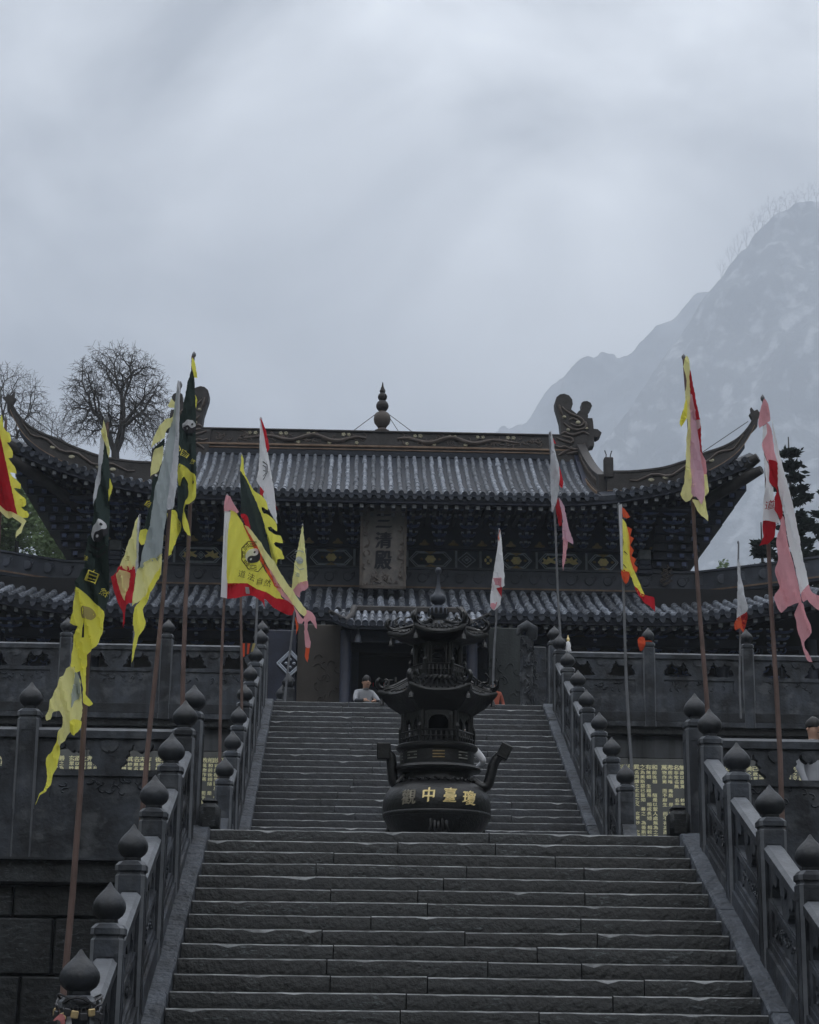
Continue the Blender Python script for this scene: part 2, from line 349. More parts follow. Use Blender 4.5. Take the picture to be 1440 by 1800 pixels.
cloth('c_deepred', (0.42, 0.025, 0.035), 0.4, 0.12)
cloth('c_orange', (0.75, 0.12, 0.05), 0.45, 0.12)
cloth('c_pink', (0.8, 0.4, 0.45), 0.45, 0.1)
cloth('c_mauve', (0.72, 0.45, 0.54), 0.45, 0.06)
cloth('c_white', (0.86, 0.86, 0.89), 0.45, 0.08)
cloth('c_greywhite', (0.6, 0.61, 0.65), 0.4, 0.1)
cloth('c_greygreen', (0.42, 0.47, 0.49), 0.35, 0.05)
cloth('c_darkgreen', (0.042, 0.058, 0.056), 0.15, 0.1)
cloth('c_charcoal', (0.05, 0.05, 0.055), 0.1, 0.1)
cloth('c_print', (0.1, 0.08, 0.03), 0.1, 0.1)
cloth('c_lemonprint', (0.85, 0.75, 0.15), 0.3, 0.1)
cloth('c_tan', (0.45, 0.38, 0.16), 0.3, 0.1)
plain('skin', (0.5, 0.3, 0.22), 0.55, 0, 0.05)
plain('hair', (0.012, 0.011, 0.012), 0.45)
plain('jacket_pale', (0.3, 0.31, 0.34), 0.8)
plain('jacket_white', (0.65, 0.65, 0.68), 0.8)
plain('jacket_rust', (0.32, 0.08, 0.05), 0.8)
plain('trousers', (0.03, 0.032, 0.04), 0.8)
stone('rail_edge', (0.09, 0.097, 0.11), (0.17, 0.18, 0.2), 3.0, 0.6, 0.3, 0.2, 0.12, 0.35)  # pale chamfer colour draws in the bright edge highlights, along with some wear
M = MATS
# ================================================================== the setting: ground, terraces, stairs, walls, balustrades
G0, Z1, Z2 = 0.08, 3.848, 8.016
Y1, T1, RS1, N1 = 21.945, 0.345, 0.157, 24
N2 = 27; RS2 = (Z2-Z1)/N2; T2 = 0.339; Y2 = 37.68
HW = 2.7                         # half width of the stairs
SL1, SL2 = RS1/T1, RS2/T2
o = MB().add([(-9000, -9000, G0), (9000, -9000, G0), (9000, 20, G0), (-9000, 20, G0)], [(0, 1, 2, 3)])
o.add([(-9000, 20, G0), (9000, 20, G0), (9000, 12000, G0-1), (-9000, 12000, G0-1)], [(0, 1, 2, 3)])
tag(o.build('ground', M['earth']), kind='structure')
tag(MB().box(-30, 30, -12, 13.2, -0.3, G0+0.01).build('forecourt_paving', M['paving']), kind='structure')
tag(MB().box(-16, 16, 22.62, 38.19, -0.2, Z1-0.02).box(-2.69, 2.69, Y1+0.4, 22.61, 1.0, Z1-0.02).build('middle_terrace', M['paving']), kind='structure')
tag(MB().box(-22, 22, 38.52, 75, -0.2, Z2-0.02).box(-2.69, 2.69, 38.1, 38.51, 5, Z2-0.02).build('upper_terrace', M['paving']), kind='structure')

def step_block(x0, x1, yf, zt, rise, depth, rng):
    n = max(6, int((x1-x0)/0.11)); rs = []; oy = rng.uniform(-0.006, 0.006); oz = rng.uniform(-0.005, 0.004); tilt = rng.uniform(-0.004, 0.004)
    for i in range(n+1):
        x = x0+(x1-x0)*i/n; e = 1.0 if 0 < i < n else 0.6
        chip = (rng.uniform(0.3, 1.6)*0.02 if rng.random() < 0.07 else max(0, rng.gauss(-0.2, 0.6))*0.006)*e; wz = rng.uniform(-0.0015, 0.0015)+tilt*(2*i/n-1); wy = rng.uniform(-0.003, 0.003)+oy
        z = zt+oz+wz
        rs.append([(x, yf+wy, zt-rise-0.03), (x, yf+wy, z-0.012-chip), (x, yf+wy+0.012+chip*0.5, z-0.0015-chip*0.3), (x, yf+wy+0.03+chip*0.8, z), (x, yf+depth, z), (x, yf+depth, zt-rise-0.03)])
    mb = MB().rings(rs); m = len(rs[0])
    for i in range(n):
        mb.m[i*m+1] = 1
    return mb
def flight(root, ynose, z0, n, rise, tread, mat, rng, skip=0):
    for i in range(skip, n):
        zt = z0+rise*(i+1); yf = ynose-(n-1-i)*tread
        k = rng.choice([2, 3, 3, 4]); cuts = [-HW]+sorted(-HW+2*HW*(j+rng.uniform(-0.28, 0.28))/k for j in range(1, k))+[HW]
        for a, b in zip(cuts, cuts[1:]):
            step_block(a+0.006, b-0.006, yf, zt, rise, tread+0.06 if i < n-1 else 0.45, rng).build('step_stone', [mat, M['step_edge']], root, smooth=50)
def ramp(root, ynose, z0, n, rise, tread, mat, rng, top_extra=0.12):
    sl = rise/tread; y_lo = ynose-(n-1)*tread-0.45; y_hi = ynose+top_extra
    for sx in (-1, 1):
        y = y_lo; k = 0
        while y < y_hi-0.3:
            ye = min(y+rng.uniform(1.7, 2.4), y_hi)
            if y_hi-ye < 0.7: ye = y_hi
            mb = MB(); rs = []; m = 9; xin, xo = HW-0.004, HW+0.46
            for j in range(m+1):
                yy = y+0.004+(ye-y-0.008)*j/m; zt = min(z0+rise*n+(yy-ynose)*sl, z0+rise*n)+0.045+rng.uniform(-0.008, 0.008)
                w = rng.uniform(-0.012, 0.008)
                rs.append([(sx*(xin-w), yy, zt-0.5), (sx*(xin-w), yy, zt-0.025), (sx*(xin+0.02-w), yy, zt), (sx*xo, yy, zt), (sx*xo, yy, zt-0.5)])
            if sx > 0: rs = [r[::-1] for r in rs]
            mb.rings(rs).build('ramp_stone', mat, root, smooth=40); y = ye; k += 1
        MB().add([(sx*(HW+0.42), y_lo+0.1, z0-0.1), (sx*(HW+0.42), y_hi+0.1, z0-0.1), (sx*(HW+0.42), y_hi+0.1, z0+rise*n-0.12), (sx*(HW+0.42), ynose-0.1, z0+rise*n-0.2), (sx*(HW+0.42), y_lo+0.1, z0+0.05),
                  (sx*(HW+0.2), y_lo+0.1, z0-0.1), (sx*(HW+0.2), y_hi+0.1, z0-0.1), (sx*(HW+0.2), y_hi+0.1, z0+rise*n-0.12), (sx*(HW+0.2), ynose-0.1, z0+rise*n-0.2), (sx*(HW+0.2), y_lo+0.1, z0+0.05)],
                 [(0,1,2,3,4), (9,8,7,6,5), (0,5,6,1), (1,6,7,2), (2,7,8,3), (3,8,9,4), (4,9,5,0)]).build('stair_cheek', M['wall_block'], root)
rng = random.Random(5)
st1 = thing('stone_staircase', 'wide dark worn stone staircase in the foreground rising to the incense burner', 'stairs', (0, Y1-N1*T1, G0))
flight(st1, Y1, G0, N1, RS1, T1, M['step_stone'], rng); ramp(st1, Y1, G0, N1, RS1, T1, M['ramp_stone'], rng)
st2 = thing('stone_staircase', 'grey stone staircase behind the incense burner climbing to the temple', 'stairs', (0, Y2-N2*T2, Z1))
flight(st2, Y2, Z1, N2, RS2, T2, M['step_grey'], rng); ramp(st2, Y2, Z1, N2, RS2, T2, M['ramp_stone'], rng)

# ---- balustrade pieces (heights above the floor or the nosing line)
PW = 0.128
def post_mesh(nm, base=-0.35):
    mb = MB(); w = PW; ch = 0.03
    def ring(a, z, c=ch): return [(a, -a+c, z), (a, a-c, z), (a-c, a, z), (-a+c, a, z), (-a, a-c, z), (-a, -a+c, z), (-a+c, -a, z), (a-c, -a, z)]
    mb.rings([ring(w, base), ring(w, 1.2), ring(w, 1.27), ring(w-0.012, 1.285), ring(w-0.012, 1.30), ring(w+0.004, 1.315), ring(w+0.004, 1.36), ring(w-0.025, 1.395, 0.04), ring(0.07, 1.405, 0.03)])
    for k in range(8):
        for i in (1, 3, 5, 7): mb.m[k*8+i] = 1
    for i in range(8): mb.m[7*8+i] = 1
    # shallow recess frames on the faces
    for s_ in (-1, 1):
        for ax in (0, 1):
            for u0, u1, z0, z1 in ((-0.085, -0.07, 0.1, 1.14), (0.07, 0.085, 0.1, 1.14), (-0.085, 0.085, 1.14, 1.155)):
                a, b = s_*(w+0.006), s_*(w-0.01)
                if ax == 0: mb.box(min(a, b), max(a, b), u0, u1, z0, z1)
                else: mb.box(u0, u1, min(a, b), max(a, b), z0, z1)
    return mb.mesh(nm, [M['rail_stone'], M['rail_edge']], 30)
def finial_mesh():
    pr = [(0.075, 1.395), (0.082, 1.41), (0.078, 1.432), (0.09, 1.44), (0.118, 1.462), (0.137, 1.495), (0.142, 1.53), (0.134, 1.565), (0.113, 1.60), (0.084, 1.632), (0.055, 1.66), (0.032, 1.685), (0.016, 1.71), (0.004, 1.725)]
    return MB().lathe(0, 0, pr, 18).mesh('finial', M['finial_stone'], 40)
POST, FIN = post_mesh('post'), finial_mesh()
def arc(cx, cy, r, a0, a1, n=7): return [(cx+r*math.cos(rad(a0+(a1-a0)*i/n)), cy+r*math.sin(rad(a0+(a1-a0)*i/n))) for i in range(n+1)]
def panel_mesh(L, sl, mat):
    """one carved panel: rail, pierced band, recessed slab, plinth; runs along +x, sheared by the slope"""
    mb = MB(); S = lambda x, z: z+sl*x
    def bar(x0, x1, y, z0, z1, c=0.0):
        rs = [[(x, -y, S(x, z0)), (x, -y, S(x, z1-c)), (x, -y+c, S(x, z1)), (x, y-c, S(x, z1)), (x, y, S(x, z1-c)), (x, y, S(x, z0))] for x in (x0, x1)]
        if c == 0: rs = [[r[0], r[1], r[4], r[5]] for r in rs]
        b_ = len(mb.m); mb.rings([r[::-1] for r in rs])
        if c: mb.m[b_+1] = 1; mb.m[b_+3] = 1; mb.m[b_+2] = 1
    bar(0, L, 0.10, 1.06, 1.18, 0.035)
    bar(0, L, 0.115, -0.34, 0.22); bar(0, L, 0.085, 0.22, 0.30)
    t = 0.062
    # pierced band with two scalloped openings round a central vase
    z0, z1 = 0.68, 1.06; c = L/2
    def opening(xa, xb, flip):
        w = xb-xa; pts = [(0.06, 0.04), (0.94, 0.04), (0.94, 0.16), (0.80, 0.30), (0.86, 0.42), (0.76, 0.52), (0.80, 0.64), (0.72, 0.70), (0.72, 0.84), (0.30, 0.84), (0.30, 0.70), (0.12, 0.66), (0.18, 0.5), (0.06, 0.36)]
        if flip: pts = [(1-x, y) for x, y in pts][::-1]
        return smooth_poly([(xa+w*x, z0+(z1-z0)*y) for x, y in pts], 1)
    hs = [opening(0.08*L, 0.44*L, False), opening(0.56*L, 0.92*L, True)]
    mb.plate([(0, z0), (L, z0), (L, z1), (0, z1)], hs, fn=lambda x, z: (x, -t, S(x, z)), back=lambda x, z: (x, t, S(x, z)))
    # carved lobes hanging in the band
    for x in (0.26*L, 0.74*L, 0.5*L):
        for s_ in (-1, 1):
            lob = smooth_poly([(x-0.09, z1-0.02), (x+0.09, z1-0.02), (x+0.11, z1-0.10), (x+0.03, z1-0.17), (x, z1-0.13), (x-0.03, z1-0.17), (x-0.11, z1-0.10)], 1)
            y1, y0 = s_*(t+0.022), s_*(t-0.005)
            mb.plate(lob, (), fn=lambda a, b: (a, y1, S(a, b)), back=lambda a, b: (a, y0, S(a, b)))
    # slab with a framed recess
    mb.plate([(0, 0.30), (L, 0.30), (L, z0), (0, z0)], [[(0.1*L, 0.36), (0.9*L, 0.36), (0.9*L, z0-0.06), (0.1*L, z0-0.06)]], fn=lambda x, z: (x, -t-0.014, S(x, z)), back=lambda x, z: (x, t+0.014, S(x, z)))
    bar(0.095*L, 0.905*L, t-0.012, 0.345, z0-0.045)
    rp = random.Random(int(L*100)); 
    for k in range(16):
        for s_ in (-1, 1):
            x, z = rp.uniform(0.16, 0.84)*L, rp.uniform(0.42, 0.58); a0 = rp.uniform(0, 6)
            mb.tube([(x+0.02*j*math.cos(a0+0.7*j), s_*(t-0.008), S(x, z+0.016*j*math.sin(a0+0.7*j))) for j in range(5)], 0.012, 4)
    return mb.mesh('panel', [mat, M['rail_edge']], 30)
PCACHE = {}
def balustrade(label, pts, rot=0.0, group=None, base_ext=None):
    """pts: floor points of the posts, in order; panels fill between neighbours"""
    root = thing('balustrade', label, 'balustrade', pts[0], group)
    for p in pts:
        po = link_mesh('post', POST, root, p, rot=(0, 0, rot)); fo = link_mesh('finial', FIN, po, p, rot=(random.uniform(-0.006, 0.006), random.uniform(-0.006, 0.006), random.uniform(0, 3))); k_ = random.uniform(0.94, 1.05); fo.scale = (k_, k_, 1.0)
        po.rotation_euler.z += random.uniform(-0.012, 0.012); po.rotation_euler.y = random.uniform(-0.006, 0.006)
    for p, q in zip(pts, pts[1:]):
        p, q = Vector(p), Vector(q); d = q-p; h = math.hypot(d.x, d.y); u = Vector((d.x/h, d.y/h, 0)); L = h-2*PW+0.02; sl = d.z/h
        if L < 0.25: continue
        key = (round(L, 2), round(sl, 2))
        if key not in PCACHE: PCACHE[key] = panel_mesh(L, sl, M['rail_stone'])
        a = p+u*(PW-0.01); a.z += sl*(PW-0.01)
        link_mesh('panel', PCACHE[key], root, a, rot=(0, 0, math.atan2(u.y, u.x)))
    return root
XP = 2.98
def nose1(y): return 3.51+(min(y, 21.4)-21.4)*0.415
def nose2(y): return max(Z1-0.03, 7.625+(y-37.08)*0.43)
YS1 = [12.55, 14.0, 15.4, 16.88, 18.4, 19.95, 21.4]
YS2 = [28.2, 29.68, 31.17, 32.66, 34.1, 35.6, 37.08]
for sx, nm in ((-1, 'left'), (1, 'right')):
    balustrade('dark stone balustrade with onion finials along the %s side of the foreground stairs' % nm, [(sx*XP, y, nose1(y)) for y in YS1], rot=0)
    balustrade('stone balustrade with onion finials along the %s side of the stairs behind the incense burner' % nm, [(sx*XP, y, nose2(y)) for y in YS2])
    balustrade('horizontal stone balustrade on the middle terrace, %s of the foreground stairs' % nm, [(sx*x, 22.3, Z1) for x in (XP, 4.88, 6.8, 8.72, 10.6)])
    balustrade('horizontal stone balustrade on the upper terrace, %s of the stair top' % nm, [(sx*x, 38.1, Z2) for x in (XP, 4.92, 6.95, 8.98, 11.0)])
    # drum stones at the feet of the upper and the top of the lower balustrade
    for y, z, lab, dy in ((27.86, Z1, 'stepped rounded drum stone at the foot of the upper %s balustrade' % nm, 0.0),):
        mb = MB(); prof = smooth_poly([(0.0, 0.0), (0.0, 0.34), (-0.05, 0.44), (-0.14, 0.47), (-0.2, 0.56), (-0.28, 0.60), (-0.34, 0.72), (-0.44, 0.78), (-0.5, 0.74), (-0.5, 0.0)], 1)
        mb.plate([(q[0], q[1]) for q in prof][::-1], (), fn=lambda a, b: (sx*XP-0.1, y-0.36-a-0.0, z+b), back=lambda a, b: (sx*XP+0.1, y-0.36-a, z+b))
        r_ = thing('drum_stone', lab, 'drum stone', (sx*XP, y-0.1, z)); mb.build('carved_scroll', M['rail_stone'], r_, smooth=40)
        MB().lathe(0, 0, [(0.13, -0.115), (0.15, -0.1), (0.15, 0.1), (0.13, 0.115)], 18).build('drum', M['rail_stone'], r_, smooth=40)
        dr = r_.children[-1]; 
        for v in dr.data.vertices:
            c = v.co+woff(r_); v.co = Vector((sx*XP+c.z, y-0.28+c.x, z+0.16+c.y))-woff(r_)
    r_ = thing('corner_stone', 'rough block at the foot of the corner post atop the foreground stairs, %s side' % nm, 'stone', (sx*2.72, 22.1, Z1))
    MB().bbox(sx*2.72-0.12, sx*2.72+0.12, 21.98, 22.3, Z1-0.02, Z1+0.3, 0.05).build('block', M['wall_block'], r_, smooth=40)
    MB().bbox(sx*2.72-0.09, sx*2.72+0.09, 22.02, 22.27, Z1+0.3, Z1+0.36, 0.03).build('cap', M['wall_block'], r_, smooth=40)

# ---- retaining walls
def block_wall(label, x0, x1, y, courses, mat, rng, depth=0.5):
    root = thing('retaining_wall', label, 'wall', ((x0+x1)/2, y, courses[0][0]))
    for z0, z1 in courses:
        x = x0
        while x < x1-0.05:
            xe = min(x+rng.uniform(0.85, 1.7), x1)
            if x1-xe < 0.4: xe = x1
            d = rng.uniform(-0.02, 0.02)
            MB().bbox(x+0.009, xe-0.009, y+d, y+depth, z0+0.01, z1-0.01, 0.02).build('block', mat, root, smooth=20); x = xe
    return root
for sx, nm in ((-1, 'left'), (1, 'right')):
    a, b = sorted((sx*3.14, sx*11.0))
    w = block_wall('dark wet stone block wall under the middle terrace, %s of the foreground stairs' % nm, a, b, 22.32, [(-0.1, 0.7), (0.7, 1.42), (1.42, 2.2), (2.2, 2.85), (2.85, 3.22)], M['wall_block'], rng)
    MB().bbox(a, b, 22.12, 22.6, 3.5, Z1-0.345, 0.015).build('cornice', M['terrace_stone'], w); w['_'] = 0; del w['_']
    MB().bbox(a, b, 22.2, 22.6, 3.225, 3.497, 0.02).build('cornice', M['wall_block'], w)
    MB().box(a, b, 22.22, 22.6, Z1-0.34, Z1-0.03).build('terrace_edge', M['terrace_stone'], w)
    # upper terrace wall: cornice, plastered band, inscribed tablets
    u = thing('terrace_wall', 'grey plastered terrace wall with rows of gold characters, %s of the upper stairs' % nm, 'wall', (sx*7, 38.2, Z1))
    a, b = sorted((sx*3.14, sx*12.0))
    MB().bbox(a, b, 37.98, 38.5, Z2-0.26, Z2-0.02, 0.03).build('cornice', M['terrace_stone'], u)
    MB().bbox(a, b, 38.06, 38.5, Z2-0.5, Z2-0.262, 0.02).build('cornice', M['wall_block'], u)
    x = 3.14; k = 0
    while x < 11.9:
        xe = min(x+[1.35, 1.95, 1.6][k % 3], 12.0); p, q = sorted((sx*x, sx*xe))
        MB().bbox(p+0.006, q-0.006, 38.22+0.004*(k % 2), 38.5, 7.06, Z2-0.5, 0.01).build('plaster_panel', M['plaster'], u)
        MB().bbox(p+0.006, q-0.006, 38.2, 38.5, Z1-0.1, 7.05, 0.012).build('tablet', M['tablet'], u)
        x = xe; k += 1
    TXT = '道可道非常道名可名非常名無名天地之始有名萬物之母故常無欲以觀其妙常有欲以觀其徼此兩者同出而異名同謂之玄玄之又玄眾妙之門天下皆知美之為美斯惡已皆知善之為善斯不善已故有無相生難易相成長短相較高下相傾音聲相和前後相隨是以聖人處無為之事行不言之教萬物作焉而不辭生而不有為而不恃功成而弗居夫唯弗居是以不去'
    mb = MB(); ti = 0; colx = 3.35
    while colx < 8.7:
        zz = 6.93; row = 0
        while zz > 4.95:
            size = 0.13 if row == 0 else 0.1
            if not (row > 2 and random.random() < 0.16) and not (row in (5, 6) and int(colx*3) % 4 == 0):
                vs, fs = glyph(TXT[ti % len(TXT)], size); ti += 1
                mb.add([(sx*colx+p[0], 38.195, zz-size*0.45+p[1]*0.84) for p in vs], fs); mb.add([(sx*colx+p[0]+0.009, 38.1935, zz-size*0.45+p[1]*0.84+0.005) for p in vs], fs)
            zz -= size*0.92; row += 1
        colx += 0.121 if (int((colx-3.35)/0.121) % 7) < 6 else 0.2
    mb.build('gold_inscription', M['gold_text'], u, kind='stuff')
# ================================================================== the temple hall
CX = -0.45
hall = thing('temple_hall', 'dark two-tiered temple hall with upswept tiled roofs and dragon ridge ends', 'temple', (CX, 50, Z2))
YE, YR, ZR = 47.4, 52.0, 17.62          # upper eave, ridge
AG, AC = 5.72, 9.75                      # gable line, eave corner (half widths)
def ze(a): return 15.12+(0.025*(a-4)**2.2 if a > 4 else 0)
def ye(a): return YE-(0.28*((a-6)/3.75)**2 if a > 6 else 0)
def prof(v): return 0.62*v+0.38*v*v
def hip_y(a): return 48.35-(a-5.9)*0.27
def roof_z(a, y):
    v = max(0, (y-ye(a))/(YR-ye(a)))
    if a <= AG: return ze(a)+(ZR-ze(a))*prof(v)
    return ze(a)+min(y-ye(a), 1.1)*0.42
# roof decks (front slope, back slope, wings)
def deck(name, xs, ys, fz, th=0.13):
    mb = MB(); nx, ny = len(xs), len(ys[0])
    vs = []
    for i, x in enumerate(xs):
        for y in ys[i]: vs.append((CX+x, y, fz(x, y)))
    top = len(vs)
    for i, x in enumerate(xs):
        for y in ys[i]: vs.append((CX+x, y, fz(x, y)-th))
    fs = []
    for i in range(nx-1):
        for j in range(ny-1):
            a, b, c, d = i*ny+j, (i+1)*ny+j, (i+1)*ny+j+1, i*ny+j+1
            fs += [(a, b, c, d), (top+d, top+c, top+b, top+a)]
    for i in range(nx-1):
        a, b = i*ny, (i+1)*ny; fs.append((a, top+a, top+b, b)); a, b = i*ny+ny-1, (i+1)*ny+ny-1; fs.append((b, top+b, top+a, a))
    for j in range(ny-1):
        a, b = j, j+1; fs.append((b, top+b, top+a, a)); a, b = (nx-1)*ny+j, (nx-1)*ny+j+1; fs.append((a, top+a, top+b, b))
    return mb.add(vs, fs)
xs = [-AG+2*AG*i/24 for i in range(25)]
up_roof = deck('upper_roof', xs, [[ye(abs(x))+(YR-ye(abs(x)))*j/10 for j in range(11)] for x in xs], lambda x, y: roof_z(abs(x), y)).build('upper_roof', M['tile_dark'], hall, smooth=40)
deck('b', xs, [[YR+4.6*j/6 for j in range(7)] for x in xs], lambda x, y: roof_z(abs(x), 2*YR-y)).build('rear_roof', M['tile_dark'], hall, smooth=40)
for s_ in (-1, 1):
    ws = [AG+(AC-AG)*i/14 for i in range(15)]
    deck('w', [s_*a for a in (ws if s_ > 0 else ws[::-1])], [[ye(a)+(56.5-ye(a))*(j/12)**2.2 for j in range(13)] for a in (ws if s_ > 0 else ws[::-1])], lambda x, y: ze(abs(x))+min(y-ye(abs(x)), 1.1)*0.42).build('wing_roof', M['tile_dark'], hall, smooth=40)
    # gable wall
    MB().plate([(48.6, 15.4), (55.4, 15.4), (YR, ZR+0.2)], (), fn=lambda y, z: (CX+s_*(AG-0.08), y, z), back=lambda y, z: (CX+s_*(AG-0.2), y, z)).build('gable_wall', M['dark_wood'], hall)
# tile rows: ribbed half tubes running down the slope
def tile_row(x, y0, y1, zf, r=0.06, seg=0.5):
    mb = MB(); L = y1-y0; n = max(2, int(L/seg)); rs = []
    for k in range(n):
        a, b = y0+L*k/n, y0+L*(k+1)/n
        j1, j2, dz = random.uniform(0.92, 1.22), random.uniform(-0.012, 0.012), random.uniform(-0.006, 0.01)
        for y, rr in ((a+0.001, r*1.1*j1), (a+0.07, r*1.1*j1), (a+0.075, r), (b-0.001, r*0.9)):
            w = j2+random.uniform(-0.003, 0.003)
            rs.append([(x+w+rr*math.cos(rad(t)), y, zf(x, y)+0.012+dz+rr*1.15*math.sin(rad(t))) for t in (-12, 25, 60, 90, 120, 155, 192)])
    mb.rings(rs, close=False, cap=(False, False))
    # round end tile
    z = zf(x, y0)+0.045; mb.rings([[(x+q*math.cos(2*math.pi*i/10), yy, z+q*math.sin(2*math.pi*i/10)) for i in range(10)] for q, yy in ((0.078, y0+0.03), (0.078, y0-0.03), (0.06, y0-0.032), (0.055, y0-0.02))], cap=(False, True), mi=1)
    return mb
def drip(x, y, z, w):
    return MB().plate(smooth_poly([(-w, 0.03), (w, 0.03), (w*0.9, -0.05), (0.03, -0.13), (-0.03, -0.13), (-w*0.9, -0.05)], 1), (), fn=lambda a, b: (a, -0.012+abs(b)*-0.25, b), back=lambda a, b: (a, 0.012+abs(b)*-0.25, b))
DRIP = drip(0, 0, 0, 0.075).mesh('drip_tile', M['tile_dark'])
sp = 0.236; n = int((AC-0.1)/sp)
for i in range(-n, n+1):
    a = abs(i*sp); x = CX+i*sp
    if a > AC-0.15: continue
    if a < AG-0.12: y1 = YR-0.12
    elif a < AG+0.2: continue
    else: y1 = hip_y(a)-0.1
    y0 = ye(a)-0.03
    if y1-y0 < 0.25: y1 = y0+0.25
    tile_row(x, y0, y1, lambda xx, yy: roof_z(a, yy)).build('tile_row', [M['tile_grey'], M['tile_dark']], hall, smooth=60)
    if a+sp/2 < AC: link_mesh('drip_tile', DRIP, hall, (x+sp/2, ye(abs(i*sp+sp/2))-0.05, ze(abs(i*sp+sp/2))+0.0))
# fascia under the tiles and two rows of rafters
def along_eave(fz, fy, amax, n=60): return [(CX+(-amax+2*amax*i/n), fy(abs(-amax+2*amax*i/n)), fz(abs(-amax+2*amax*i/n))) for i in range(n+1)]
MB().sweep(along_eave(lambda a: ze(a)-0.17, lambda a: ye(a)+0.06, AC), [(-0.03, -0.035), (0.03, -0.035), (0.03, 0.05), (-0.03, 0.05)], lambda i: Vector((0, 1, 0))).build('fascia_board', M['dark_wood'], hall)
def rafter_mesh(w, L, drop): 
    mb = MB().box(-w, w, 0.0, L, -w, w); mb.m[2] = 1
    for v in mb.v: v.z -= v.y*drop
    return mb.mesh('rafter', [M['dark_wood'], M['rafter_end']])
RA, RB = rafter_mesh(0.05, 1.5, -0.12), rafter_mesh(0.042, 1.6, -0.1)
sp = 0.275; n = int(AC/sp)
for i in range(-n, n+1):
    a = abs(i*sp)
    if a > AC-0.1: continue
    link_mesh('rafter', RA, hall, (CX+i*sp, ye(a)+0.1, ze(a)-0.27))
    if a < 8.9: link_mesh('rafter', RB, hall, (CX+i*sp, ye(a)+0.62, ze(a)-0.42+0.06))
# main ridge: core, mouldings, dragon relief, flowers
RL = 5.2
MB().bbox(CX-RL, CX+RL, YR-0.14, YR+0.14, ZR+0.22, ZR+0.62, 0.01).build('main_ridge', M['ridge_brown'], hall)
rdg = [o for o in hall.children if o.name.startswith('main_ridge')][0]
for z0, z1, d, m in ((-0.12, 0.06, 0.2, 'tile_dark'), (0.062, 0.10, 0.22, 'brown_line'), (0.102, 0.15, 0.19, 'ridge_brown'), (0.152, 0.215, 0.23, 'brown_line'), (0.622, 0.675, 0.19, 'ridge_brown')):
    MB().bbox(CX-RL-0.4, CX+RL+0.4, YR-d, YR+d, ZR+z0, ZR+z1, 0.012).build('ridge_moulding', M[m], rdg)
for s_ in (-1, 1):
    for x0, x1, ph in ((0.45, 3.95, 0.0),):
        pts = []; rr = []
        for k in range(61):
            t = k/60; pts.append((CX+s_*(x0+(x1-x0)*t), YR-0.15, ZR+0.42+0.085*math.sin(t*5.2*math.pi+0.7)*(0.4+0.6*math.sin(math.pi*min(1, t*1.1+0.05))))); rr.append(0.018+0.05*math.sin(math.pi*min(1, 0.12+t*0.85)))
        MB().tube(pts, rr, 6).build('dragon_relief', M['relief_brown'], rdg, smooth=60)
    for x0 in (3.9, 0.6, 1.6, 2.5, 3.2):     # claws and cloud curls
        mb = MB()
        for k in range(11):
            a0 = random.uniform(0, 6); c = Vector((CX+s_*(x0+random.uniform(-0.1, 0.9)), YR-0.15, ZR+0.42+random.uniform(-0.1, 0.1)))
            mb.tube([c+Vector((0.03*j*math.cos(a0+j*0.5), 0, 0.025*j*math.sin(a0+j*0.5))) for j in range(6)], 0.016, 5)
        mb.build('cloud_relief', M['relief_brown'], rdg, smooth=60, kind='stuff')
    for x in (0.95, 1.1, 1.95, 2.1, 2.75, 2.9, 3.62, 3.78, 1.5, 2.4, 0.72):
        z = ZR+(0.54 if x not in (1.5, 2.4, 0.72) else 0.30); r = random.uniform(0.05, 0.066)
        MB().rings([[(CX+s_*x+q*(1+0.12*math.cos(5*t))*math.cos(t), YR-yy, z+q*(1+0.12*math.cos(5*t))*math.sin(t)) for t in [2*math.pi*i/15 for i in range(15)]] for q, yy in ((r, 0.13), (r, 0.155), (r*0.6, 0.175), (0.012, 0.165))]).build('flower_boss', M['pale_flower'], rdg, smooth=50)
# gourd finial with guy wires
fin = MB().lathe(CX, YR, [(0.2, ZR+0.66), (0.22, ZR+0.72), (0.15, ZR+0.76), (0.11, ZR+0.8), (0.15, ZR+0.86), (0.22, ZR+0.95), (0.245, ZR+1.06), (0.235, ZR+1.16), (0.19, ZR+1.25), (0.1, ZR+1.3), (0.1, ZR+1.32)], 18).build('gourd_finial', M['relief_brown'], hall, smooth=50)
for z, r in ((1.475, 0.182), (1.75, 0.135), (1.93, 0.085)):
    MB().lathe(CX, YR, [(0.06, ZR+z-r*1.0)]+[(r*math.sin(rad(t)), ZR+z-r*math.cos(rad(t))) for t in range(20, 170, 15)]+[(0.03, ZR+z+r)], 16).build('gourd_ball', M['ridge_brown'], fin, smooth=60)
MB().lathe(CX, YR, [(0.05, ZR+1.98), (0.055, ZR+2.02), (0.03, ZR+2.08), (0.012, ZR+2.2)], 10).build('spire', M['wall_brown'], fin, smooth=60)
for dx, dy in ((-0.8, -0.15), (0.85, -0.15), (0.55, 0.2)): MB().tube([(CX+0.1*math.copysign(1, dx), YR, ZR+1.3), (CX+dx, YR+dy, ZR+0.68)], 0.011, 4).build('guy_wire', M['wire'], fin)
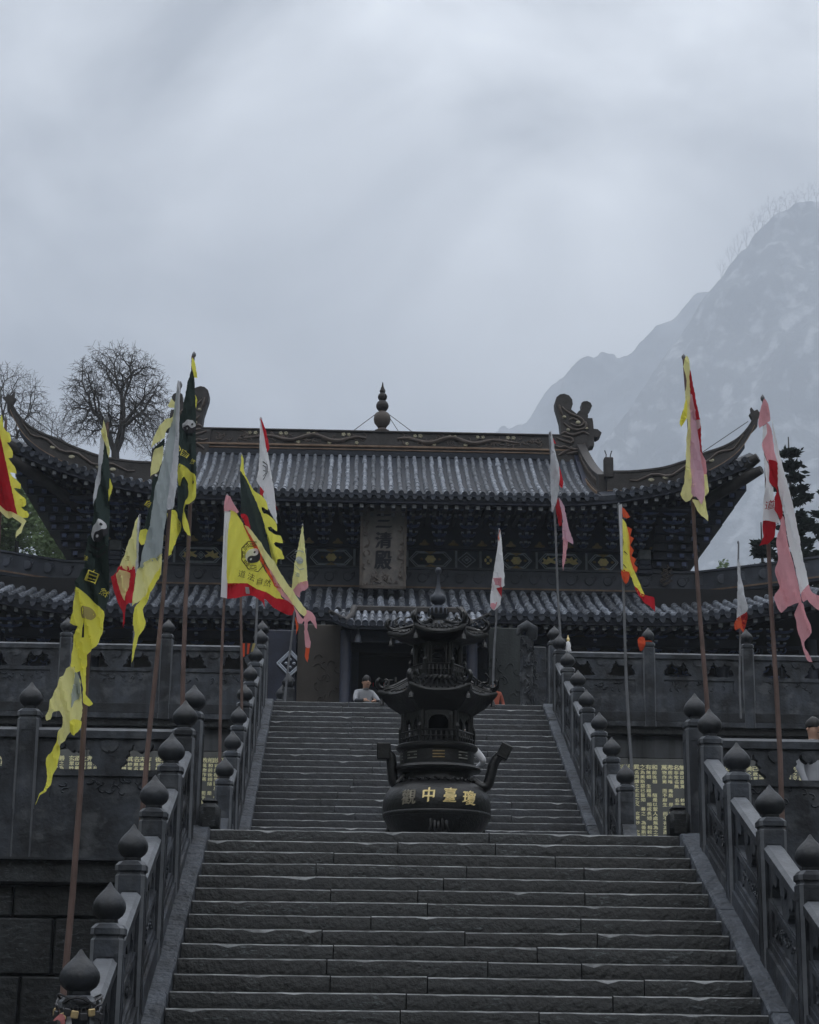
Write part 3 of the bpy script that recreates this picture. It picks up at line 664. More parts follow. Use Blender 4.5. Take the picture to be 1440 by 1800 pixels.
# dragon ridge ends
OUT = [(130,350),(150,290),(200,250),(260,240),(330,265),(375,320),(385,390),(365,450),(360,465),(440,530),(470,490),(500,475),(515,430),(510,370),(540,350),(590,345),(640,370),(662,415),(640,455),(605,490),(600,530),(605,560),(600,590),(665,592),(675,640),(685,745),(740,750),(770,775),(800,800),(785,840),(740,870),(690,862),(690,990),(640,1000),(600,1030),(590,1240),(120,1240),(85,840),(130,850),(215,850),(215,780),(200,640),(160,500),(135,420)]
LINES = [[(230,430),(270,480),(330,520),(400,555),(480,585),(540,640),(530,690),(470,715),(410,700),(350,670)],[(255,660),(310,720),(380,755),(450,770),(530,750),(600,720)],[(220,820),(270,790),(330,830),(400,840),(470,810),(540,790),(620,830)],[(150,880),(220,910),(300,935),(350,960),(390,930),(370,880),(290,865),(230,850)],[(130,990),(200,1020),(260,1000),(320,1030),(380,1040),(450,1050),(510,1010),(560,960)],[(180,1130),(240,1090),(320,1060),(370,1000)],[(290,1100),(350,1110),(430,1080),(520,1100)],[(190,400),(200,480),(240,560)],[(330,620),(380,600),(430,620),(470,640)],[(560,640),(580,700),(560,760)]]
def chi(p, s_):
    q = at(960+p[0]/8.18, 660+p[1]/8.18, YR-0.2); a = q.x-CX
    return CX+s_*a, q.z-0.05
for s_ in (-1, 1):
    poly = [chi(p, s_) for p in OUT]
    if s_ < 0: poly = poly[::-1]
    root = MB().plate(poly, (), fn=lambda x, z: (x, YR-0.22, z), back=lambda x, z: (x, YR+0.2, z), mi=0).build('dragon_ridge_end', M['ridge_brown'], hall)
    mb = MB()
    for ln in LINES:
        pl = smooth_poly([chi(p, s_) for p in ln], 1, False); k = len(pl)
        mb.tube([(x, YR-0.225, z) for x, z in pl], [0.016+0.03*math.sin(math.pi*(0.1+0.8*j/(k-1))) for j in range(k)], 6)
    mb.build('carved_scales', M['relief_brown'], root, smooth=60)
    mb = MB()
    for p, r in (((460, 660), 0.075), ((315, 765), 0.06), ((585, 745), 0.045), ((260, 580), 0.06)):
        x, z = chi(p, s_); mb.rings([[(x+q*math.cos(t), YR-yy, z+q*0.8*math.sin(t)) for t in [2*math.pi*i/12 for i in range(12)]] for q, yy in ((r, 0.22), (r*0.9, 0.26), (r*0.4, 0.28))])
    mb.build('boss', M['pale_flower'], root, smooth=50)
# descending gable ridges and hip ridges
def ridge_strip(name, pts, w, h, side, mat, relief=None):
    o = MB().sweep(pts, lambda i: [(-w*1.25, -0.06), (w*1.25, -0.06), (w*1.25, 0.06), (w, 0.065), (w, h-0.06), (w*1.25, h-0.055), (w*1.2, h), (-w*1.2, h), (-w*1.25, h-0.055), (-w, h-0.06), (-w, 0.065), (-w*1.25, 0.06)], side).build(name, M[mat], hall, smooth=30)
    return o
for s_ in (-1, 1):
    pts = []
    for k in range(17):
        t = k/16; y = 51.75+(48.25-51.75)*t; a = AG+0.12*t
        pts.append((CX+s_*a, y, roof_z(AG-0.01, max(y, YE))+0.02+0.18*(1-t)*0))
    gr = ridge_strip('descending_ridge', pts, 0.1, 0.52, lambda i: Vector((s_, 0, 0)) if s_ > 0 else Vector((1, 0, 0)), 'ridge_brown')
    mb = MB()
    for k in range(2, 15):
        x, y, z = pts[k]; mb.tube([(x-s_*0.105, y, z+0.15), (x-s_*0.11, y-0.05, z+0.27), (x-s_*0.105, y+0.02, z+0.38)], 0.02, 5)
    mb.build('rope_relief', M['relief_brown'], gr, smooth=50)
    MB().sweep([(x-s_*0.02, y, z+0.0) for x, y, z in pts], [(-0.16, -0.03), (-0.12, -0.03), (-0.12, 0.05), (-0.16, 0.05)] if s_ > 0 else [(0.12, -0.03), (0.16, -0.03), (0.16, 0.05), (0.12, 0.05)], lambda i: Vector((1, 0, 0))).build('ridge_moulding', M['brown_line'], gr)
    # hip ridge, sweeping up to a crested tip
    tab = [(5.95, 15.62), (6.6, 15.58), (7.4, 15.63), (8.2, 15.86), (8.9, 16.2), (9.3, 16.5), (9.55, 16.85), (9.72, 17.2)]
    hp = []
    for k in range(25):
        t = k/24; a = 5.95+(9.72-5.95)*(1-(1-t)**1.25); hp.append((a, hip_y(a)-0.1, lerp_table(tab, a)))
    zz = [p[2] for p in hp]; zz = [zz[0]]+[(zz[i-1]+2*zz[i]+zz[i+1])/4 for i in range(1, 24)]+[zz[24]]
    pts = [(CX+s_*p[0], p[1], z) for p, z in zip(hp, zz)]
    hgt = lambda i: 0.5 if i < 14 else 0.5-0.32*((i-14)/10)
    o = MB().sweep(pts, lambda i: [(-0.13, -0.05), (0.13, -0.05), (0.13, 0.05), (0.1, 0.055), (0.1, hgt(i)-0.06), (0.125, hgt(i)-0.055), (0.12, hgt(i)), (-0.12, hgt(i)), (-0.125, hgt(i)-0.055), (-0.1, hgt(i)-0.06), (-0.1, 0.055), (-0.13, 0.05)], lambda i: Vector((0, 1, 0))).build('hip_ridge', M['ridge_brown'], hall, smooth=30)
    MB().sweep([(x, y, z) for x, y, z in pts], [(-0.15, -0.09), (0.15, -0.09), (0.15, -0.052), (-0.15, -0.052)], lambda i: Vector((0, 1, 0))).build('ridge_moulding', M['brown_line'], o)
    MB().sweep([(x, y, z) for x, y, z in pts[:22]], [(-0.2, -0.2), (0.2, -0.2), (0.2, -0.092), (-0.2, -0.092)], lambda i: Vector((0, 1, 0))).build('ridge_moulding', M['tile_dark'], o)
    wv = [(x, y-0.105, z+hgt(i)*0.52+0.07*math.sin(i*1.25)) for i, (x, y, z) in enumerate(pts)]
    MB().tube(wv[3:22], [0.02+0.025*math.sin(math.pi*(0.1+0.85*j/18)) for j in range(19)], 6).build('dragon_relief', M['relief_brown'], o, smooth=60)
    mb = MB()
    for i in (6, 8, 12, 15):
        x, y, z = pts[i]; mb.rings([[(x+q*math.cos(t), y-yy, z+0.18+q*0.6*math.sin(t)) for t in [2*math.pi*j/9 for j in range(9)]] for q, yy in ((0.09, 0.1), (0.07, 0.125), (0.02, 0.13))])
    mb.build('leaf_boss', M['pale_flower'], o, smooth=50)
    # crest at the tip
    tx, ty, tz = pts[24]
    cr = [(-0.2, -0.35), (0.1, -0.1), (0.13, 0.1), (0.2, 0.2), (0.3, 0.3), (0.18, 0.31), (0.12, 0.38), (0.02, 0.34), (-0.08, 0.44), (-0.06, 0.3), (-0.13, 0.26), (-0.05, 0.12), (-0.12, 0.0)]
    cp = [(tx+s_*u*0.8, tz+v) for u, v in cr]; cp = cp if s_ > 0 else cp[::-1]
    MB().plate(cp, (), fn=lambda x, z: (x, ty-0.09, z), back=lambda x, z: (x, ty+0.09, z)).build('crest', M['ridge_brown'], o)
    # little guardian block with two prongs where the ridges meet
    bx, by, bz = CX+s_*6.0, 48.2, 15.62
    g = MB().bbox(bx-0.12, bx+0.12, by-0.14, by+0.14, bz+0.3, bz+0.86, 0.02).build('ridge_block', M['ridge_brown'], o)
    MB().tube([(bx-0.06, by, bz+0.85), (bx-0.05, by, bz+0.96), (bx-0.09, by, bz+1.08)], 0.016, 5).tube([(bx+0.06, by, bz+0.85), (bx+0.06, by, bz+0.95), (bx+0.1, by, bz+1.07)], 0.016, 5).build('prong', M['wire'], g)
    MB().tube([(CX+s_*8.3, 47.7, 16.45), (CX+s_*9.6, 47.3, 17.3)], 0.012, 4).build('guy_wire', M['wire'], o)
    # corner beam with a beast-head end, under the eave corner
    MB().tube([(CX+s_*7.6, 49.4, 14.75), (CX+s_*8.8, 48.0, 15.45), (CX+s_*9.5, 47.35, 15.78), (CX+s_*9.85, 47.05, 15.9)], [0.15, 0.16, 0.17, 0.11], 8).tube([(CX+s_*9.0, 47.7, 15.85), (CX+s_*9.6, 47.2, 16.15), (CX+s_*9.78, 47.1, 16.25)], [0.14, 0.16, 0.12], 8).build('corner_beam', M['ridge_brown'], hall, smooth=50)
# under the eaves: bracket sets, stepped corner tiers, wall
def bracket_mesh():
    mb = MB()
    for k in range(5):
        z = 0.16*k; y = -0.3*k; w = 0.13+0.055*k
        arm = smooth_poly([(-w, 0.12), (-w*0.95, 0.05), (-w*0.55, 0.0), (w*0.55, 0.0), (w*0.95, 0.05), (w, 0.12), (w*0.8, 0.10), (w*0.5, 0.07), (-w*0.5, 0.07), (-w*0.8, 0.10)], 1)
        mb.plate(arm, (), fn=lambda a, b: (a, y-0.04, z+b), back=lambda a, b: (a, y+0.04, z+b))
        mb.box(-0.035, 0.035, y-0.2, 0.1, z+0.02, z+0.09)
        for s_ in (-1, 1): mb.box(s_*w*0.88-0.035, s_*w*0.88+0.035, y-0.05, y+0.05, z+0.105, z+0.145, 1)
        mb.box(-0.045, 0.045, y-0.23, y-0.13, z+0.07, z+0.12, 1)
    return mb.mesh('bracket_set', [M['bracket_paint'], M['frieze_line']])
BR = bracket_mesh()
sp = 0.78
for i in range(-10, 11):
    if abs(CX+i*sp) < 0.0: continue
    link_mesh('bracket_set', BR, hall, (CX+i*sp, 49.62, 14.36))
    if i < 10:
        gx = CX+(i+0.5)*sp; mb = MB()
        mb.plate(smooth_poly([(gx-0.15, 14.36), (gx+0.15, 14.36), (gx+0.12, 14.41), (gx+0.06, 14.43), (gx+0.04, 14.49), (gx, 14.52), (gx-0.04, 14.49), (gx-0.06, 14.43), (gx-0.12, 14.41)], 1), (), fn=lambda a, b: (a, 49.6, b), back=lambda a, b: (a, 49.66, b)).build('gilt_boss', M['gold_old'], hall)
MB().box(CX-8.3, CX+8.3, 49.7, 50.1, 14.3, 15.6).build('bracket_wall', M['dark_wood'], hall)
MB().box(CX-8.2, CX+8.2, 48.0, 48.25, 15.02, 15.1).build('eave_purlin', M['dark_wood'], hall)
MB().box(CX-8.35, CX+8.35, 50.1, 54, 9.0, 15.6).build('inner_wall', M['dark_wood'], hall)
for s_ in (-1, 1):
    for k in range(11):
        a0, a1 = 7.35, 8.35+0.138*k+(0.09 if k % 2 else -0.03); z = 13.86+0.2*k; lo, hi = sorted((CX+s_*a0, CX+s_*a1))
        MB().box(lo, hi, 49.65-0.16*k, 54.5, z, z+0.19).build('bracket_tier', M['dark_wood'], hall)
        mb = MB()
        for j in range(3+k//3):
            xx = CX+s_*(a1-0.12-j*0.34); 
            if abs(xx-CX) > 7.5: mb.box(xx-0.06, xx+0.06, 49.65-0.16*k-0.09, 49.66-0.16*k, z+0.04, z+0.14)
        if mb.v: mb.build('bracket_end', M['bracket_paint'], hall, kind='stuff')
# painted frieze beam
fz0, fz1, fy = 13.74, 14.25, 49.72
MB().box(CX-7.6, CX+7.6, fy, fy+0.35, fz0, fz1).build('frieze_beam', M['frieze_blue'], hall)
fb = hall.children[-1]; fb = [o for o in hall.children if o.name == 'frieze_beam'][0]
MB().bbox(CX-7.9, CX+7.9, fy-0.12, fy+0.3, fz1+0.003, fz1+0.1, 0.02).build('plate_beam', M['dark_wood'], hall)
def strip(mb, pts, w=0.024, d=0.02):
    for p, q in zip(pts, pts[1:]):
        p, q = Vector((p[0], 0, p[1])), Vector((q[0], 0, q[1])); t = (q-p).normalized(); nn = Vector((-t.z, 0, t.x))*w*0.5; y0, y1 = Vector((0, fy-d, 0)), Vector((0, fy, 0))
        mb.add([p-nn+y0, q-nn+y0, q+nn+y0, p+nn+y0, p-nn+y1, q-nn+y1, q+nn+y1, p+nn+y1], [(0,1,2,3), (0,4,5,1), (1,5,6,2), (2,6,7,3), (3,7,4,0)])
zc = (fz0+fz1)/2
def rosette(x, r, name='gilt_rosette', mat='gold', squash=0.8, lobes=6, z=None):
    zz = zc if z is None else z
    MB().rings([[(CX+x+q*(1+0.1*math.cos(lobes*t))*math.cos(t), fy-yy, zz+squash*q*(1+0.1*math.cos(lobes*t))*math.sin(t)) for t in [2*math.pi*i/24 for i in range(24)]] for q, yy in ((r, 0.0), (r, 0.03), (r*0.75, 0.045), (r*0.35, 0.04), (0.01, 0.055))]).build(name, M[mat], fb, smooth=45)
for s_ in (-1, 1):
    mb = MB(); X = lambda u: CX+s_*u
    for a, b, kind in ((0.7, 1.98, 'hex'), (2.02, 2.62, 'dia'), (2.68, 3.12, 'sq'), (3.18, 4.15, 'hex'), (4.2, 5.5, 'long'), (5.55, 6.5, 'hex'), (6.55, 7.5, 'dia')):
        m_ = (a+b)/2; g = 0.05; z0, z1 = fz0+0.05, fz1-0.05
        strip(mb, [(X(a), fz0+0.01), (X(a), fz1-0.01)]); strip(mb, [(X(a+0.03), fz0+0.01), (X(a+0.03), fz1-0.01)])
        if kind in ('hex', 'long'):
            for e in (0.0, 0.05): strip(mb, [(X(a+0.07+e), zc), (X(a+0.25+e), z1-e*0.6), (X(b-0.25-e), z1-e*0.6), (X(b-0.07-e), zc), (X(b-0.25-e), z0+e*0.6), (X(a+0.25+e), z0+e*0.6), (X(a+0.07+e), zc)])
        if kind == 'hex':
            rosette(s_*m_, 0.135); rosette(s_*(m_-0.24), 0.04, 'gilt_bud', 'gold_old'); rosette(s_*(m_+0.24), 0.04, 'gilt_bud', 'gold_old')
            for zz in (z1-0.02, z0+0.02):
                o = MB().plate([(CX+s_*m_-0.16, zz+0.03 if zz > zc else zz-0.03), (CX+s_*m_+0.16, zz+0.03 if zz > zc else zz-0.03), (CX+s_*m_, zz-0.05 if zz > zc else zz+0.05)], (), fn=lambda p, q: (p, fy-0.025, q), back=lambda p, q: (p, fy, q)).build('gilt_fan', M['gold_old'], fb)
        elif kind == 'dia':
            for r in (0.24, 0.13): strip(mb, [(X(m_-r), zc), (X(m_), zc+r*0.85), (X(m_+r), zc), (X(m_), zc-r*0.85), (X(m_-r), zc)])
            rosette(s_*m_, 0.05, 'bud', 'frieze_line')
        elif kind == 'sq':
            for k in range(4):
                t = k*math.pi/2; MB().rings([[(CX+s_*m_+0.07*math.cos(t)+q*math.cos(u)*(1.0 if k % 2 else 0.7), fy-yy, zc+0.085*math.sin(t)+q*math.sin(u)*(0.7 if k % 2 else 1.1)) for u in [2*math.pi*i/10 for i in range(10)]] for q, yy in ((0.05, 0), (0.045, 0.03), (0.01, 0.035))]).build('gilt_petal', M['gold'], fb, smooth=40)
        elif kind == 'long':
            for c in (-0.3, 0.3):      # gilded phoenixes
                m2 = MB(); px_ = CX+s_*m_+c
                body = [(-0.2, -0.06), (-0.05, -0.09), (0.05, -0.03), (0.17, -0.07), (0.2, -0.02), (0.1, 0.04), (0.18, 0.11), (0.05, 0.08), (-0.02, 0.13), (-0.06, 0.04), (-0.17, 0.09), (-0.14, 0.0)]
                m2.plate([(px_+u*(1 if c < 0 else -1), zc+v) for u, v in (body if c < 0 else body[::-1])], (), fn=lambda p, q: (p, fy-0.03, q), back=lambda p, q: (p, fy, q)).build('gilt_phoenix', M['gold'], fb)
            rosette(s_*m_, 0.06, 'bud', 'frieze_line')
            strip(mb, [(X(m_-0.12), zc), (X(m_), zc+0.1), (X(m_+0.12), zc), (X(m_), zc-0.1), (X(m_-0.12), zc)], 0.012)
    mb.build('painted_lines', M['frieze_line'], fb, kind='stuff')
    # small pale shutter block at the end of the frieze and a carved bracket below
    MB().bbox(CX+s_*7.12-0.16, CX+s_*7.12+0.16, fy-0.32, fy-0.02, 14.02, 14.3, 0.02).build('end_block', M['rafter_end'], hall)
    mb = MB()
    for k in range(3): mb.bbox(CX+s_*7.12-0.2+0.02*k, CX+s_*7.12+0.2-0.02*k, fy-0.3, fy-0.03, 13.62+0.13*k, 13.74+0.13*k, 0.02)
    mb.build('end_block', M['frieze_blue'], hall)
    mb = MB()
    for k in range(9): mb.tube([(CX+s_*(7.55+0.05*math.cos(k)), 49.4, 13.3+0.04*k), (CX+s_*(7.75+0.08*math.sin(k*2)), 49.3, 13.38+0.05*k), (CX+s_*(7.65+0.1*math.cos(k*1.7)), 49.35, 13.46+0.05*k)], 0.025, 5)
    mb.build('carved_bracket', M['relief_brown'], hall, smooth=50)
# plaque
pl = MB().box(-1.02, 0.2, 48.22, 48.3, 12.98, 15.42)
for v in pl.v: v.y -= (v.z-12.98)*0.16-0.18
pl = pl.build('name_plaque', M['plaque_board'], hall)
py = lambda z: 48.72-(z-12.98)*0.16+0.18-0.5
mb = MB()
for x0, x1, z0, z1 in ((-1.02, -0.95, 12.98, 15.42), (0.13, 0.2, 12.98, 15.42), (-1.02, 0.2, 12.98, 13.05), (-1.02, 0.2, 15.35, 15.42)):
    b = len(mb.v); mb.box(x0, x1, -0.035, 0.0, z0, z1)
    for v in mb.v[b:]: v.y += py(v.z)
mb.build('plaque_frame', M['plaque_frame'], pl)
mb = MB(); r2 = random.Random(3)
for k in range(60):      # carved clouds and dragons on the border
    if k % 3 == 0: x, z = r2.uniform(-0.92, 0.1), 13.1+r2.uniform(0, 0.28)
    else: x, z = (r2.uniform(-0.93, -0.78) if k % 2 else r2.uniform(-0.04, 0.11)), r2.uniform(13.2, 15.3)
    a0 = r2.uniform(0, 6); mb.tube([(x+0.022*j*math.cos(a0+j*0.6), py(z)-0.012, z+0.03*j*math.sin(a0+j*0.6)) for j in range(5)], 0.018, 5)
mb.build('border_carving', M['plaque_frame'], pl, smooth=50, kind='stuff')
for ch, z in (('三', 14.74), ('清', 14.24), ('殿', 13.72)):
    vs_, fs_ = glyph(ch, 0.43); mb = MB()
    vs_ = [(x*1.05, y*(1.25 if ch == '殿' else 1.05)) for x, y in vs_]
    # brushed weight: the strokes laid twice with a small offset
    for dx, dz, dd in ((0, 0, 0.012), (0.022, 0.008, 0.016), (-0.018, -0.012, 0.009)):
        mb.add([(-0.41+x+dx, py(z+y+dz)-dd, z+y+dz) for x, y in vs_], fs_)
    mb.build('plaque_character', M['ink'], pl)
for o_ in [pl]+list(pl.children):
    for v in o_.data.vertices: v.co.z -= 0.13
# band between the tiers: ridge with round bosses
def band_pt(a):
    y = 49.62 if a < 8.5 else 49.62-(a-8.5)*0.6
    return y, 13.1+(0.012*(a-7)**1.6 if a > 7 else 0)-(0.0 if a < 8.5 else 0.02*(a-8.5))
bp = []
for i in range(81):
    x = -13+26*i/80; y, z = band_pt(abs(x)); bp.append((CX+x, y, z))
bandp = MB().sweep(bp, [(-0.1, 0.1), (0.15, 0.1), (0.15, 0.56), (-0.1, 0.56)], lambda i: Vector((0, 1, 0))).build('lower_ridge', M['band_dark'], hall, smooth=30)
for z0, z1, d, m in ((-0.05, 0.03, 0.16, 'tile_dark'), (0.032, 0.075, 0.17, 'brown_line'), (0.078, 0.1, 0.14, 'band_dark'), (0.562, 0.62, 0.15, 'band_dark')):
    MB().sweep(bp, [(-d, z0), (0.2, z0), (0.2, z1), (-d, z1)], lambda i: Vector((0, 1, 0))).build('ridge_moulding', M[m], bandp, smooth=30)
DISC = MB().rings([[(q*math.cos(t), -yy, q*math.sin(t)) for t in [2*math.pi*i/14 for i in range(14)]] for q, yy in ((0.135, 0.0), (0.135, 0.03), (0.11, 0.04), (0.1, 0.03), (0.02, 0.035))]).tube([(0.1, -0.02, 0.09), (0.17, -0.02, 0.14), (0.2, -0.02, 0.08), (0.17, -0.02, 0.03)], 0.02, 5).mesh('round_boss', M['band_dark'], 45)
for i in range(-24, 25):
    a = i*0.5+0.12; y, z = band_pt(abs(a)); link_mesh('round_boss', DISC, bandp, (CX+a, y-0.1, z+0.33))
# lower roof
YL, ZL, ZT = 45.75, 11.62, 13.12
def zl(a): return ZL+(0.04*(a-6.6)**1.9 if a > 6.6 else 0)
def yl(a): return YL-(0.12*((a-8)/4)**2 if a > 8 else 0)
def ytop(a): return band_pt(a)[0]+0.05
def low_z(a, y):
    v = (y-yl(a))/(ytop(0)-yl(a)); return zl(a)+(ZT-zl(a)*1.0+ (zl(a)-ZL)*0.55)*(0.7*v+0.3*v*v)
xs = [-12.6+25.2*i/50 for i in range(51)]
deck('l', xs, [[yl(abs(x))+(ytop(abs(x))-yl(abs(x)))*j/8 for j in range(9)] for x in xs], lambda x, y: low_z(abs(x), y)).build('lower_roof', M['tile_dark'], hall, smooth=40)
sp = 0.272
for i in range(-41, 42):
    a = abs(i*sp); x = CX+i*sp
    if a > 11.3: continue
    tile_row(x, yl(a)-0.03, ytop(a)-0.05, lambda xx, yy: low_z(a, yy), r=0.074, seg=0.42).build('tile_row', [M['tile_grey'], M['tile_dark']], hall, smooth=60)
    link_mesh('drip_tile', DRIP, hall, (x+sp/2, yl(abs(i*sp+sp/2))-0.05, zl(abs(i*sp+sp/2))), scale=(1.15, 1, 1.15))
MB().sweep([(CX+x, yl(abs(x))+0.06, zl(abs(x))-0.17) for x in xs], [(-0.03, -0.035), (0.03, -0.035), (0.03, 0.05), (-0.03, 0.05)], lambda i: Vector((0, 1, 0))).build('fascia_board', M['dark_wood'], hall)
for i in range(-38, 39):
    a = abs(i*0.29); link_mesh('rafter', RA, hall, (CX+i*0.29, yl(a)+0.12, zl(a)-0.26))
# lower storey
for i in range(-13, 14):
    if abs(i) > 2: link_mesh('bracket_set', BR, hall, (CX+i*0.78, 47.85, 11.0), scale=(1, 0.7, 0.85))
MB().box(CX-9.5, CX+9.5, 47.3, 47.6, 11.2, 11.42).build('lintel_beam', M['dark_wood'], hall)
def wall(x0, x1, z0, z1, m, y=47.9, nm='wall_panel'): return MB().box(x0, x1, y, y+0.2, z0, z1).build(nm, M[m], hall)
wall(-7.75, -3.35, 8.0, 11.6, 'wall_brown'); wall(3.85, 6.35, 8.0, 11.6, 'wall_brown')
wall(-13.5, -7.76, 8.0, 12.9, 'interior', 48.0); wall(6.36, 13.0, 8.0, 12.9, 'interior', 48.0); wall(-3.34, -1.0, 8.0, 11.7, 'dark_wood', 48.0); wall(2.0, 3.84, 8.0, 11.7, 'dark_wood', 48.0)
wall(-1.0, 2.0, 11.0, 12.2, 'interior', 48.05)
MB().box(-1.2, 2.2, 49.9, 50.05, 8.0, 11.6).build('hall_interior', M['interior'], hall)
for x in (-10.2, -7.75, -5.5, -3.35, 3.85, 6.35, 8.3, 10.6):
    MB().lathe(x, 47.6, [(0.2, Z2), (0.24, Z2+0.12), (0.17, Z2+0.25), (0.165, 11.5)], 14).build('column', M['dark_wood'], hall, smooth=40)
# carved lattice screens in the end bays
for x0, x1 in ((-10.1, -7.85), (6.5, 8.2), (8.4, 10.4)):
    lat = MB().box(x0, x1, 47.88, 47.95, 10.55, 10.62).box(x0, x1, 47.88, 47.95, 11.3, 11.4).build('lattice_screen', M['dark_wood'], hall)
    mb = MB(); r3 = random.Random(int(x0*10))
    for k in range(46):
        c = Vector((r3.uniform(x0+0.1, x1-0.1), 47.86, r3.uniform(9.6, 11.25))); a0 = r3.uniform(0, 6)
        mb.tube([c+Vector((0.04*j*math.cos(a0+j*0.55), 0, 0.03*j*math.sin(a0+j*0.55))) for j in range(6)], 0.02, 4)
    mb.build('carving', M['bracket_paint'], lat, smooth=50)
    mb = MB()
    for k in range(5): xx = x0+(x1-x0)*k/4; mb.box(xx-0.03, xx+0.03, 47.87, 47.94, 9.0, 11.3)
    mb.build('mullion', M['dark_wood'], lat)
# screen walls beside the door and the projecting porch
PX = 0.12
for x0, x1, m in ((-2.42, -1.42, 'wall_brown'), (1.98, 2.75, 'wall_green')):
    w_ = MB().bbox(x0, x1, 43.0, 43.25, Z2, 10.72, 0.02).build('screen_wall', M[m], hall)
    mb = MB(); r3 = random.Random(8)
    for k in range(26):
        c = Vector((r3.uniform(x0+0.45, x1-0.08) if x0 < 0 else r3.uniform(x0+0.05, x1-0.1), 42.99, r3.uniform(8.3, 10.0))); a0 = r3.uniform(0, 6)
        mb.tube([c+Vector((0.035*j*math.cos(a0+j*0.5), 0, 0.035*j*math.sin(a0+j*0.5))) for j in range(6)], 0.016, 5)
    mb.build('relief', M[m], w_, smooth=50)
MB().bbox(-3.2, -2.44, 43.1, 43.25, Z2, 10.6, 0.02).build('window_screen', M['dark_wood'], hall)
ws_ = [o for o in hall.children if o.name == 'window_screen'][0]
mb = MB(); c = at(510, 1166, 43.05)
for r in (0.3, 0.24): 
    P = [(c.x-r, c.z), (c.x, c.z+r), (c.x+r, c.z), (c.x, c.z-r), (c.x-r, c.z)]
    for p, q in zip(P, P[1:]): mb.tube([(p[0], 43.06, p[1]), (q[0], 43.06, q[1])], 0.022, 5)
for k in range(4): t = k*math.pi/2; mb.lathe(c.x+0.09*math.cos(t), 43.05, [(0.02, c.z+0.09*math.sin(t)-0.03), (0.045, c.z+0.09*math.sin(t)), (0.02, c.z+0.09*math.sin(t)+0.03)], 8)
mb.build('diamond_lattice', M['frieze_line'], ws_)
YP0, YP1, ZP0, ZP1 = 41.6, 43.4, 10.42, 11.12
por = MB(); pz = lambda x, y: ZP0+(ZP1-ZP0)*(lambda v: 0.6*v+0.4*v*v)((y-YP0)/(YP1-YP0))+0.16*max(0, (abs(x-PX)-1.2)/0.55)**2*(1-(y-YP0)/(YP1-YP0))
pxs = [PX-1.75+3.5*i/20 for i in range(21)]
CXs = CX; CX = 0
deck('p', pxs, [[YP0+(YP1-YP0)*j/6 for j in range(7)] for x in pxs], pz, 0.08).build('porch_roof', M['tile_dark'], hall, smooth=40)
deck('p', pxs, [[YP1+2.2*j/3 for j in range(4)] for x in pxs], lambda x, y: ZP1-(y-YP1)*0.2, 0.08).build('porch_roof', M['tile_dark'], hall, smooth=40)
CX = CXs
for i in range(21):
    x = PX-1.66+3.32*i/20; tile_row(x, YP0-0.02, YP1-0.05, lambda xx, yy: pz(xx, yy), r=0.055, seg=0.3).build('tile_row', [M['tile_grey'], M['tile_dark']], hall, smooth=60)
MB().bbox(PX-1.25, PX+1.25, YP1-0.1, YP1+0.1, ZP1-0.02, ZP1+0.14, 0.03).build('porch_ridge', M['ridge_brown'], hall)
for s_ in (-1, 1):
    MB().tube([(PX+s_*1.25, YP1, ZP1+0.1), (PX+s_*1.3, YP1-0.6, ZP1-0.2), (PX+s_*1.45, YP1-1.3, ZP0+0.2), (PX+s_*1.8, YP0-0.05, ZP0+0.3)], [0.08, 0.07, 0.07, 0.04], 8).build('porch_ridge', M['ridge_brown'], hall, smooth=50)
    MB().lathe(PX+s_*1.42, 42.0, [(0.17, Z2), (0.2, Z2+0.1), (0.13, Z2+0.2), (0.125, ZP0-0.05)], 12).build('column', M['dark_wood'], hall, smooth=40)
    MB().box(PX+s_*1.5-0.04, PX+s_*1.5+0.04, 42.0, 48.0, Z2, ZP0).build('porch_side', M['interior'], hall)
MB().box(PX-1.5, PX+1.5, 41.95, 42.1, ZP0-0.3, ZP0-0.06).build('porch_beam', M['dark_wood'], hall)
for x in (PX-0.25, PX-1.15):
    MB().lathe(x, 41.75, [(0.015, ZP0-0.05), (0.03, ZP0-0.16), (0.06, ZP0-0.22), (0.075, ZP0-0.34), (0.085, ZP0-0.37)], 12).build('wind_bell', M['band_dark'], hall, smooth=50)
# ================================================================== iron incense burner on the middle terrace
BX, BY = 0.03, 25.0; PXM = 0.00786
def bz(y): return at(768, y, BY).z
cen = thing('incense_burner', 'tall black cast iron incense burner with two pagoda roofs and gold characters', 'incense burner', (BX, BY, Z1))
def lat(name, prof, n=32, mat='iron', ph=0.0, parent=None, smooth=35): return MB().lathe(BX, BY, [(r*PXM, bz(y)) for r, y in prof], n, ph).build(name, M[mat], parent or cen, smooth=smooth)
BELLY = [(20, 1500), (45, 1492), (66, 1476), (80, 1458), (87, 1444), (90.5, 1428), (90.5, 1414), (87, 1400), (80, 1389), (70, 1381), (60, 1377)]
belly = lat('belly', BELLY, 48, smooth=60)
def belly_r(z):
    tab = sorted((bz(y), r*PXM) for r, y in BELLY); return lerp_table(tab, z)
MB().lathe(BX, BY, [((r+1.2)*PXM, bz(y)) for r, y in ((88, 1440), (89.5, 1436), (89.5, 1433), (88, 1431))], 48).build('belly_band', M['iron'], belly, smooth=50)
